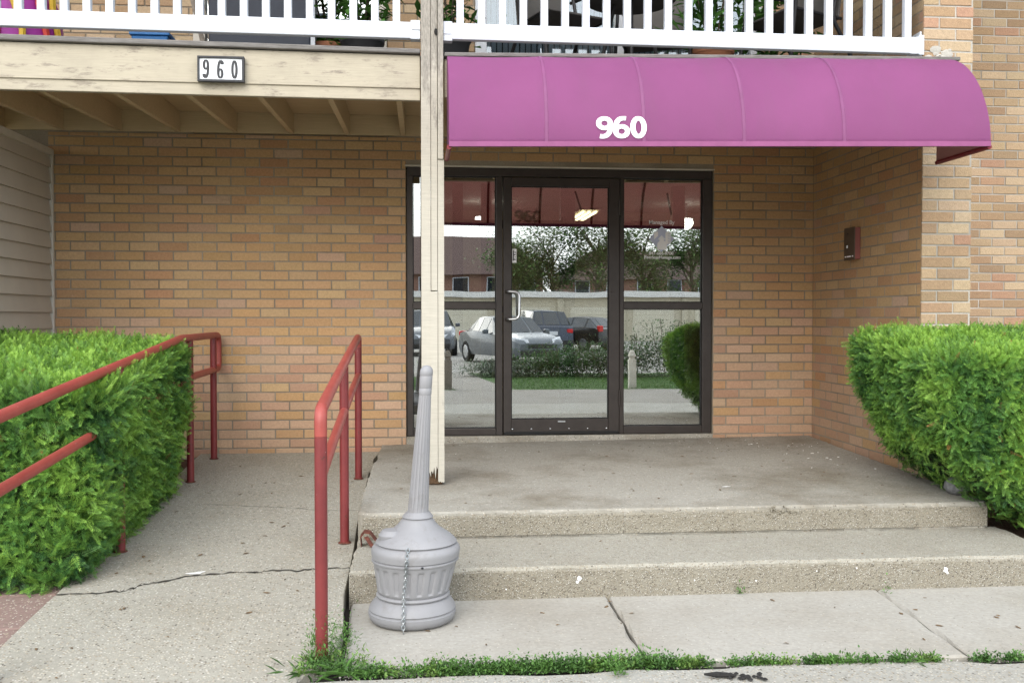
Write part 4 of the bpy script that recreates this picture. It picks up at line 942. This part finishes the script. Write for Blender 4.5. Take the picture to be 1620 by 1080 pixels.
# leaf litter and spots
def bits(name, mat, spots, label, cat, kind='stuff', parent=None):
    mb = MB(); r = random.Random(len(spots))
    for x, y, z, s_, a in spots:
        n = 7; V = [(x + math.cos(a) * s_ * math.cos(q * 2 * math.pi / n) * r.uniform(.7, 1.1) - math.sin(a) * s_ * .38 * math.sin(q * 2 * math.pi / n), y + math.sin(a) * s_ * math.cos(q * 2 * math.pi / n) + math.cos(a) * s_ * .38 * math.sin(q * 2 * math.pi / n) * r.uniform(.7, 1.2), z + r.uniform(.001, .005)) for q in range(n)]
        c = (x, y, z + .006); mb.add(V + [c], [(q, (q + 1) % n, n) for q in range(n)])
    o = mb.build(name, mat, parent)
    if label: tag(o, label, cat, kind=kind)
    return o
r = random.Random(31); sp = []
for i in range(46): x, y = r.uniform(-1.5, -.45), r.uniform(3.5, 7.6); sp.append((x, y, zr(x, y), r.uniform(.008, .026), r.uniform(0, 3)))
for i in range(70): x, y = r.uniform(-.2, 3.0), r.uniform(5.3, 7.7); sp.append((x, y, zl(x, y), r.uniform(.006, .019), r.uniform(0, 3)))
for i in range(50): x, y = r.uniform(2.0, 3.1), r.uniform(7.0, 7.75); sp.append((x, y, zl(x, y), r.uniform(.005, .014), r.uniform(0, 3)))
for i in range(16): x, y = r.uniform(-.2, 3.0), r.uniform(4.62, 5.1); sp.append((x, y, .078, r.uniform(.004, .012), r.uniform(0, 3)))
for i in range(20): x, y = r.uniform(-.1, 2.6), r.uniform(3.8, 4.5); sp.append((x, y, ZS, r.uniform(.006, .019), r.uniform(0, 3)))
bits('leaf_litter', 'dry_leaf', sp, 'small dark leaf scraps scattered over the concrete', 'leaf litter')
r = random.Random(41); sp = [(-1.085, 4.845, zr(0, 4.845), .045, .1), (-1.06, 4.86, zr(0, 4.86), .03, .6)]
for i in range(26): x, y = r.uniform(.2, 3.0), r.uniform(7.1, 7.75); sp.append((x, y, zl(x, y), r.uniform(.003, .012), r.uniform(0, 3)))
for i in range(26): x, y = r.uniform(2.5, 3.1), r.uniform(6.2, 7.6); sp.append((x, y, zl(x, y), r.uniform(.004, .016), r.uniform(0, 3)))
sp.append((1.83, 5.75, zl(1.8, 5.75), .03, .1))
bits('paint_flecks', 'white_stain', sp, 'white paint flecks and spots on the ramp and landing', 'paint flecks')
mb = MB(); r = random.Random(6)
for x, z, s_ in ((.745, .022, .012), (.735, .005, .008), (2.55, .018, .014), (2.56, .005, .007), (1.3, .0, .004), (1.9, .03, .004), (.4, -.02, .004), (1.6, -.01, .004), (2.1, .04, .005)):
    n = 9; mb.add([(x + s_ * math.cos(q * 2 * math.pi / n) * r.uniform(.6, 1.2), 4.5605, z + s_ * math.sin(q * 2 * math.pi / n) * r.uniform(.6, 1.3)) for q in range(n)], [tuple(range(n))[::-1]])
mb.build('paint_spot', 'white_stain', lstep)
db = tag(empty('burnt_stick', (1.15, 3.49, ZS)), 'charred black stick lying on the foreground concrete', 'stick')
mb = MB(); mb.tube([(-.115, .012, .012), (-.07, .008, .011), (-.03, .003, .010), (0, 0, .008)], [.004, .011, .009, .005], 7); mb.build('handle_end', 'char', db)
mb = MB(); r = random.Random(3)
for i in range(34): s_ = r.uniform(.005, .012); mb.lathe([(.3 * s_, -.3 * s_), (s_, 0), (.3 * s_, s_ * .5)], (r.uniform(-.03, .1), r.gauss(0, .016), .003), 6)
mb.build('burnt_end', 'char', db)

# ------------------------------------------------------------------ things on the balcony
DZ = 2.857
def plant(name, label, x, y, z, h, spread, n, pot, seed, ln=.13, wd=.05):
    t_ = tag(empty(name, (x, y, z)), label, 'plant', 'potted plants')
    MB().lathe([(.10, 0), (.14, .22), (.15, .23), (.15, .26), (.13, .26), (.12, .2)], n=20).build('pot', pot, t_, smooth=True)
    r = np.random.default_rng(seed); P = np.stack([r.normal(0, spread, n), r.normal(0, spread, n), .22 + r.random(n) * h], 1)
    cols = np.array([.07, .17, .035]) * r.uniform(.4, 2.0, (n, 1)); V, F, C = leaves(P, r, ln, wd, .5, cols); o = colmesh('foliage', V, F, 'leaf', t_, C); o['kind'] = 'stuff'
    mb = MB()
    for i in range(6): a = i * 1.05; mb.tube([(0, 0, .2), (math.cos(a) * spread * .6, math.sin(a) * spread * .6, .2 + h * .5), (math.cos(a) * spread * 1.2, math.sin(a) * spread * 1.2, .2 + h)], .006, 5)
    mb.build('stem', 'bark', t_); return t_
plant('potted_plant', 'leafy green plant on the balcony just left of the timber post', -.38, 6.75, DZ, .75, .15, 420, 'pot_dark', 1)
plant('potted_plant', 'bushy plant on the balcony beside the dark box', -.62, 6.95, DZ, .6, .12, 260, 'pot_terracotta', 2, .15, .03)
plant('potted_plant', 'dark plant on the balcony just right of the timber post', .20, 6.65, DZ, .7, .10, 220, 'pot_dark', 3)
plant('potted_plant', 'striped leaf plant behind the middle of the right railing', 2.05, 6.8, DZ, .55, .12, 240, 'pot_terracotta', 4, .2, .03)
plant('potted_plant', 'broad leaf plant near the wing wall end of the balcony', 2.62, 7.2, DZ, .6, .14, 240, 'pot_dark', 5, .16, .06)
bxo = tag(empty('vented_box', (-1.05, 6.95, DZ)), 'dark navy vented box standing on the balcony', 'box')
bx('body', 'box_navy', bxo, -.33, .33, -.25, .25, .03, .95, bevel=.01)
for i in range(3): bx('vent_slot', 'gasket', bxo, -.24 + i * .19, -.13 + i * .19, -.254, -.251, .09, .115)
bx('edge_trim', 'vinyl_white', bxo, .332, .36, -.25, -.2, .05, .95); bx('foot', 'gasket', bxo, -.3, .3, -.2, .2, 0, .03)
t_ = tag(empty('blue_bin', (-1.78, 6.9, DZ)), 'small blue plastic bin on the balcony floor', 'bin')
MB().hexa([(-.09, -.09, 0), (.09, -.09, 0), (.09, .09, 0), (-.09, .09, 0), (-.12, -.12, .26), (.12, -.12, .26), (.12, .12, .26), (-.12, .12, .26)]).build('tub', 'bin_blue', t_, bevel=.01); bx('rim', 'bin_blue', t_, -.13, .13, -.13, .13, .26, .285, bevel=.006)
t_ = tag(empty('beach_bag', (-2.62, 6.8, DZ)), 'purple and yellow patterned bag at the far end of the balcony', 'bag')
MB().lathe([(.22, 0), (.27, .04), (.28, .2), (.26, .4), (.22, .5)], n=14).build('body', 'toy_purple', t_, smooth=True)
for i, (a, mt) in enumerate(((-70, 'toy_yellow'), (-100, 'toy_red'), (-40, 'toy_red'), (-130, 'white_print'), (-20, 'toy_yellow'))):
    pts = [(.285 * math.cos(R(a + 6 * math.sin(j))), .285 * math.sin(R(a + 6 * math.sin(j))), .03 + j * .09) for j in range(6)]; MB().tube(pts, .022, 6).build('stripe', mt, t_, smooth=True)
t_ = tag(empty('folded_chair', (-1.45, 7.25, DZ)), 'folded slatted chair leaning against the balcony wall', 'chair')
for i in range(6): MB().hexa([(-.02 + i * .06, 0, .0), (.01 + i * .06, 0, .0), (.01 + i * .06, .03, 0), (-.02 + i * .06, .03, 0), (-.22 + i * .06, .1, .8), (-.19 + i * .06, .1, .8), (-.19 + i * .06, .13, .8), (-.22 + i * .06, .13, .8)]).build('slat', 'old_wood', t_)
def patio_chair(label, x, y, rz):
    t_ = tag(empty('patio_chair', (x, y, DZ), rz), label, 'chair', 'dark patio chairs')
    for sx in (-1, 1):
        MB().tube(soft([(sx * .27, -.28, 0), (sx * .25, -.2, .62), (sx * .25, .22, .64)]), .013, 8).build('front_leg', 'black_metal', t_, smooth=True)
        MB().tube(soft([(sx * .26, .34, 0), (sx * .24, .1, .38), (sx * .23, .25, .98)]), .013, 8).build('back_leg', 'black_metal', t_, smooth=True)
        MB().tube([(sx * .245, -.23, .40), (sx * .24, .18, .38)], .011, 8).build('side_rail', 'black_metal', t_, smooth=True)
    MB().hexa([(-.23, -.25, .395), (.23, -.25, .395), (.23, .18, .375), (-.23, .18, .375), (-.23, -.25, .41), (.23, -.25, .41), (.23, .18, .39), (-.23, .18, .39)]).build('seat', 'sling_fabric', t_, bevel=.005)
    MB().hexa([(-.22, .17, .40), (.22, .17, .40), (.22, .185, .40), (-.22, .185, .40), (-.22, .25, .96), (.22, .25, .96), (.22, .265, .96), (-.22, .265, .96)]).build('backrest', 'sling_fabric', t_, bevel=.005)
patio_chair('dark patio chair behind the right railing near the timber post', .95, 6.75, R(25)); patio_chair('dark patio chair beside the round patio table', 1.72, 7.1, R(-20)); patio_chair('dark patio chair near the wing wall', 2.55, 6.55, R(-70))
t_ = tag(empty('patio_table', (1.42, 6.6, DZ)), 'dark round patio table behind the right railing', 'table')
MB().lathe([(.30, .52), (.31, .53), (.30, .545)], n=28).build('top', 'sling_fabric', t_)
for a in (20, 140, 260): MB().tube([(.26 * math.cos(R(a)), .26 * math.sin(R(a)), 0), (.12 * math.cos(R(a)), .12 * math.sin(R(a)), .52)], .013, 8).build('leg', 'black_metal', t_, smooth=True)

# ------------------------------------------------------------------ what the glass mirrors: bed, posts, cars, garages, trees, houses
def bush(label, x, y, h, w_, n, seed, c=(.055, .115, .035), ln=.09, wd=.03):
    t_ = tag(empty('garden_shrub', (x, y, -.09)), label, 'shrub', 'shrubs in the bed mirrored by the glass'); r = np.random.default_rng(seed)
    P = r.normal(0, 1, (n, 3)) * np.array([w_ * .45, .25, h * .28]) + np.array([0, 0, h * .5]); P[:, 2] = np.clip(P[:, 2], .02, h * 1.1)
    cols = np.array(c) * r.uniform(.5, 1.8, (n, 1)); V, F, C = leaves(P, r, ln, wd, .6, cols); o = colmesh('foliage', V, F, 'leaf', t_, C); o['kind'] = 'stuff'
    mb = MB(); q = random.Random(seed)
    for i in range(5): a = q.uniform(-1, 1) * w_ * .5; mb.tube([(a * .4, 0, 0), (a * .8, q.uniform(-.15, .15), h * .6), (a, q.uniform(-.2, .2), h * q.uniform(.9, 1.25))], .008, 5)
    mb.build('stem', 'bark', t_); return t_
SH = [(1.75, 'silvery low shrub at the walk edge mirrored in the left sidelight', .75, (.16, .19, .14)), (2.5, 'dark shrub mirrored at the left edge of the door glass', .9, (.05, .10, .035)), (3.1, 'shrub mirrored behind the lower middle of the door glass', .95, (.055, .12, .035)),
      (3.7, 'twiggy shrub mirrored left of the black hatchback', 1.05, (.06, .11, .04)), (4.3, 'shrub mirrored below the black hatchback', 1.0, (.05, .11, .03)), (4.95, 'tall weedy shrub mirrored at the right edge of the door glass', 1.25, (.05, .1, .04)),
      (5.7, 'loose shrub mirrored beside the white post in the right sidelight', 1.35, (.07, .13, .05)), (6.6, 'shrub mirrored at the mirrored hedge edge', 1.2, (.06, .12, .04)), (7.6, 'shrub at the far end of the mirrored bed', 1.1, (.05, .1, .03)), (-1.4, 'shrub left of the mirrored walk', .8, (.05, .11, .03))]
for i, (x, lb, h, c) in enumerate(SH): bush(lb, x, -6.4 - .3 * (i % 2), h * (.45 if x < 2.9 else .66 if x < 5.2 else .85), .95, 2400, 60 + i, c)
r = np.random.default_rng(77); n = 26000
P = np.stack([r.uniform(-6, 10, n), r.uniform(-5.9, -2.32, n), np.full(n, -.087)], 1); P = P[~((P[:, 0] > .0) & (P[:, 0] < 1.75))]
V, F, C = leaves(P, r, .06, .008, 1.1, np.array([.07, .15, .03]) * r.uniform(.5, 1.6, (len(P), 1))); o = colmesh('lawn_grass', V, F, 'leaf', None, C); tag(o, 'short lawn grass mirrored low in the glass', 'grass', kind='stuff')
for x, mt, lb in ((.52, 'old_wood', 'weathered grey wooden post mirrored in the left sidelight'), (4.0, 'caulk', 'pale wooden post mirrored in the right sidelight')):
    t_ = tag(empty('garden_post', (x, -2.6, -.1)), lb, 'post', 'garden posts mirrored by the glass'); bx('shaft', mt, t_, -.07, .07, -.07, .07, 0, .56, bevel=.008); bx('neck', mt, t_, -.05, .05, -.05, .05, .56, .62); MB().hexa([(-.07, -.07, .62), (.07, -.07, .62), (.07, .07, .62), (-.07, .07, .62), (-.03, -.03, .74), (.03, -.03, .74), (.03, .03, .74), (-.03, .03, .74)]).build('cap', mt, t_, bevel=.01)

def car(label, x, y, rz, paint, kind, z=-.14):
    t_ = tag(empty('parked_car', (x, y, z), rz), label, 'car', 'parked cars mirrored by the glass')
    if kind == 'sedan': L, W, H, hood, cow, rf0, rf1, dk = 4.6, .90, 1.45, .92, -.85, -.2, .95, 1.75; tail = .98
    elif kind == 'suv': L, W, H, hood, cow, rf0, rf1, dk = 4.7, .94, 1.72, 1.08, -1.0, -.35, 1.75, 2.18; tail = 1.10
    else: L, W, H, hood, cow, rf0, rf1, dk = 4.0, .86, 1.46, .95, -.95, -.3, 1.25, 1.78; tail = 1.0
    h2_ = L / 2
    # stations: x (front negative), belt z, top z, half width at the sill, belt, top
    S = [(-h2_, .62, .64, W * .72, W * .70, W * .62), (-h2_ + .10, .70, .74, W * .86, W * .85, W * .72), (-h2_ + .5, .80, hood - .06, W * .96, W * .95, W * .78), (cow, hood - .02, hood + .02, W, W, W * .82),
         (rf0, hood, H - .03, W, W, W * .70), ((rf0 + rf1) / 2, hood + .02, H, W, W, W * .70), (rf1, hood + .04, H - .05, W, W, W * .68), (dk, tail - .04, tail, W * .97, W * .96, W * .78), (h2_ - .06, tail - .10, tail - .06, W * .92, W * .90, W * .72), (h2_, .60, .66, W * .80, W * .78, W * .64)]
    def ring(s_):
        X, zb, zt, ws, wb, wt = s_; zm = .30 + (zb - .30) * .55
        return [(X, -ws * .94, .26), (X, -ws * 1.0, .42), (X, -wb * 1.01, zm), (X, -wb * .985, zb), (X, -wt, zt - .025 if zt - zb > .2 else zt - .01), (X, -wt * .5, zt), (X, wt * .5, zt), (X, wt, zt - .025 if zt - zb > .2 else zt - .01), (X, wb * .985, zb), (X, wb * 1.01, zm), (X, ws, .42), (X, ws * .94, .26)]
    rings = [ring(s_) for s_ in S]; V = [p for q in rings for p in q]; n = 12; F = []; G = []; G2 = []
    for i in range(len(S) - 1):
        for j in range(n):
            f = (i * n + j, (i + 1) * n + j, (i + 1) * n + (j + 1) % n, i * n + (j + 1) % n)
            side_g = j in (3, 7) and 3 <= i <= (6 if kind != 'sedan' else 6); scr = j in (4, 5, 6) and i in (3, 6)
            F.append(f)
            if side_g: G.append(f)
            if scr: G2.append(f)
    F.append(tuple(range(n))); F.append(tuple((len(S) - 1) * n + j for j in range(n))[::-1])
    mb = MB(); mb.v = V; mb.f = F; o = mb.build('body', paint, t_, smooth='all'); o.data.set_sharp_from_angle(angle=R(32))
    Vv = [Vector(p) for p in V]
    for nm, gl_ in (('side_window', G), ('windscreen', G2)):
        mb = MB()
        for f in gl_:
            P = [Vv[q] for q in f]; c = sum(P, Vector()) / 4; nn = (P[1] - P[0]).cross(P[2] - P[0])
            if nn.length < 1e-5: nn = (P[2] - P[0]).cross(P[3] - P[0])
            nn.normalize()
            if nn.dot(c - Vector((c.x * .6, 0, .8))) < 0: nn = -nn
            mb.add([c + (p - c) * .90 + nn * .008 for p in P], [(0, 1, 2, 3)])
        mb.build(nm, 'car_glass', t_)
    for sx in (-h2_ + .85, h2_ - .85):
        for sy in (-1, 1):
            wh = empty('wheel', (0, 0, 0)); wh.parent = t_; wh.location = (sx, sy * (W - .10), .33); wh.rotation_euler = (R(90), 0, 0)
            MB().lathe([(.20, -.10), (.31, -.11), (.335, -.08), (.335, .08), (.31, .11), (.20, .10)], n=24).build('tyre', 'tyre', wh, smooth=True); MB().lathe([(.05, -.115), (.2, -.105), (.21, -.1), (.21, .1), (.2, .105), (.05, .115)], n=10).build('rim', 'rim', wh)
            MB().lathe([(.37, -.01), (.39, 0), (.37, .01)], (sx, 0, .36), 20).v
    for sy in (-1, 1):
        MB().hexa([(-h2_ - .01, sy * W * .42, .66), (-h2_ + .30, sy * W * .90, .70), (-h2_ + .34, sy * W * .86, .70), (-h2_ + .02, sy * W * .40, .66), (-h2_ + .05, sy * W * .44, .76), (-h2_ + .38, sy * W * .90, .84), (-h2_ + .42, sy * W * .86, .84), (-h2_ + .08, sy * W * .42, .76)]).build('headlight', 'clear_lens', t_, bevel=.01)
        z0_, z1_ = (.86, 1.02) if kind != 'hatch' else (.88, 1.14)
        bx('tail_light', 'red_lens', t_, h2_ - .16, h2_ - .005, min(sy * W * .62, sy * W * .90), max(sy * W * .62, sy * W * .90), z0_ - .06, z1_ - .06, bevel=.03)
        bx('mirror', paint, t_, cow + .28, cow + .42, min(sy * (W + .02), sy * (W + .2)), max(sy * (W + .02), sy * (W + .2)), hood - .02, hood + .12, bevel=.03)
    bx('number_plate', 'plate_white', t_, h2_ - .03, h2_ + .012, -.17, .17, .72, .86); bx('rear_bumper', 'trim_black', t_, h2_ - .2, h2_ + .03, -W * .85, W * .85, .30, .52, bevel=.04); bx('front_bumper', 'trim_black', t_, -h2_ - .03, -h2_ + .2, -W * .7, W * .7, .28, .46, bevel=.04); bx('grille', 'trim_black', t_, -h2_ - .012, -h2_ + .05, -W * .45, W * .45, .50, .62, bevel=.02)
    return t_
car('silver sedan facing the entrance, mirrored in the glass', 2.75, -14.6, R(-108), 'car_silver', 'sedan')
car('dark navy suv mirrored behind the silver sedan', 4.75, -24.5, R(80), 'car_navy', 'suv')
car('black hatchback mirrored in the middle of the door glass', 6.75, -26.6, R(50), 'car_black', 'hatch')
car('grey car mirrored at the left edge beside the timber post', .35, -22.0, R(-92), 'car_grey', 'suv')

ga = tag(empty('garage_row', (10, -46, -.2)), 'long cream garage row mirrored across the entrance glass', 'garage')
bx('wall', 'garage_wall', ga, -34, 34, -6, 0, 0, 2.75); bx('roof_edge', 'roof_edge', ga, -34.3, 34.3, -6.3, .35, 2.76, 3.12)
for i in range(17):
    x = -32.5 + i * 4
    dgr = MB().box(x, x + 2.7, .004, .03, .02, 2.15).build('garage_door', 'garage_door', ga)
    for j in range(4): bx('door_panel', 'garage_door', dgr, x + .06, x + 2.64, .031, .05, .06 + j * .53, .53 + j * .53)
    bx('pilaster', 'garage_wall', ga, x + 3.15, x + 3.55, .004, .12, 0, 2.7)
def house(label, x, y, wd, h, dz, roofc, wallc, hip):
    t_ = tag(empty('apartment_house', (x, y, -.3)), label, 'building', 'far houses mirrored by the glass')
    bx('wall', wallc, t_, 0, wd, -10, 0, 0, h); MB().hexa([(-.5, -10.5, h + .01), (wd + .5, -10.5, h + .01), (wd + .5, .6, h + .01), (-.5, .6, h + .01), (hip, -7, h + dz), (wd - hip, -7, h + dz), (wd - hip, -3, h + dz), (hip, -3, h + dz)]).build('roof', roofc, t_)
    n = int(wd / 3)
    for i in range(n):
        for zz_ in (1.0, 3.8):
            if zz_ + 1.4 > h: continue
            wn = bx('window', 'vinyl_white', t_, .9 + i * 3, 2.3 + i * 3, .003, .06, zz_, zz_ + 1.4); bx('pane', 'dark_window', wn, .98 + i * 3, 2.22 + i * 3, .061, .075, zz_ + .08, zz_ + 1.32)
house('brown roofed brick house mirrored in the left sidelight', -16, -72, 27, 5.4, 3.6, 'roof_brown', 'far_brick', 3); house('brick house mirrored behind the trees in the right sidelight', 14, -78, 30, 5.2, 3.0, 'roof_brown', 'far_brick', 3)

def tree(label, x, y, h, cr_, n, seed, c=(.095, .165, .05)):
    t_ = tag(empty('tree', (x, y, -.3)), label, 'tree', 'trees mirrored by the glass'); q = random.Random(seed); r = np.random.default_rng(seed)
    mb = MB(); mb.tube([(0, 0, 0), (.1, 0, h * .25), (-.05, .1, h * .5), (.1, 0, h * .8)], [.2, .16, .11, .04], 9); tips = []
    for i in range(16):
        a = q.uniform(0, 6.28); z0_ = h * q.uniform(.22, .7); l_ = cr_ * q.uniform(.55, 1.05); e = Vector((math.cos(a) * l_, math.sin(a) * l_, z0_ + h * q.uniform(.1, .3))); m1 = Vector((e.x * .5, e.y * .5, (z0_ + e.z) / 2 + .3)); mb.tube([(0, 0, z0_), m1, e], [.07, .045, .015], 6)
        tips += [e, m1, (e + m1) / 2]
    tips += [Vector((q.gauss(0, cr_ * .35), q.gauss(0, cr_ * .35), h * q.uniform(.55, .98))) for _ in range(16)]
    mb.build('trunk', 'bark', t_, smooth=True)
    cen = np.array([list(v) for v in tips]); idx = r.integers(0, len(cen), n); P = cen[idx] + r.normal(0, 1, (n, 3)) * np.array([.55, .55, .42]); cols = np.array(c) * r.uniform(.45, 1.7, (n, 1))
    V, F, C = leaves(P, r, .30, .17, .3, cols); o = colmesh('crown', V, F, 'leaf', t_, C); o['kind'] = 'stuff'; return t_
TR = [(7.0, -57, 7.6, 2.0, 'slim tree mirrored at the left edge of the door glass'), (10.0, -58, 9.0, 2.4, 'dense tree mirrored in the middle of the door glass'), (13.0, -56, 9.4, 2.5, 'loose tree mirrored at the right of the door glass'), (16.4, -56, 8.8, 2.4, 'tree mirrored left of the decal in the right sidelight'), (20.4, -57, 10, 2.7, 'tall tree mirrored at the right edge of the right sidelight'), (26, -58, 11, 3, 'tree standing past the mirrored right sidelight'), (-9, -57, 10, 3, 'tree standing past the mirrored left sidelight')]
for i, (x, y, h, c_, lb) in enumerate(TR): tree(lb, x, y, h, c_, 6500, 100 + i)
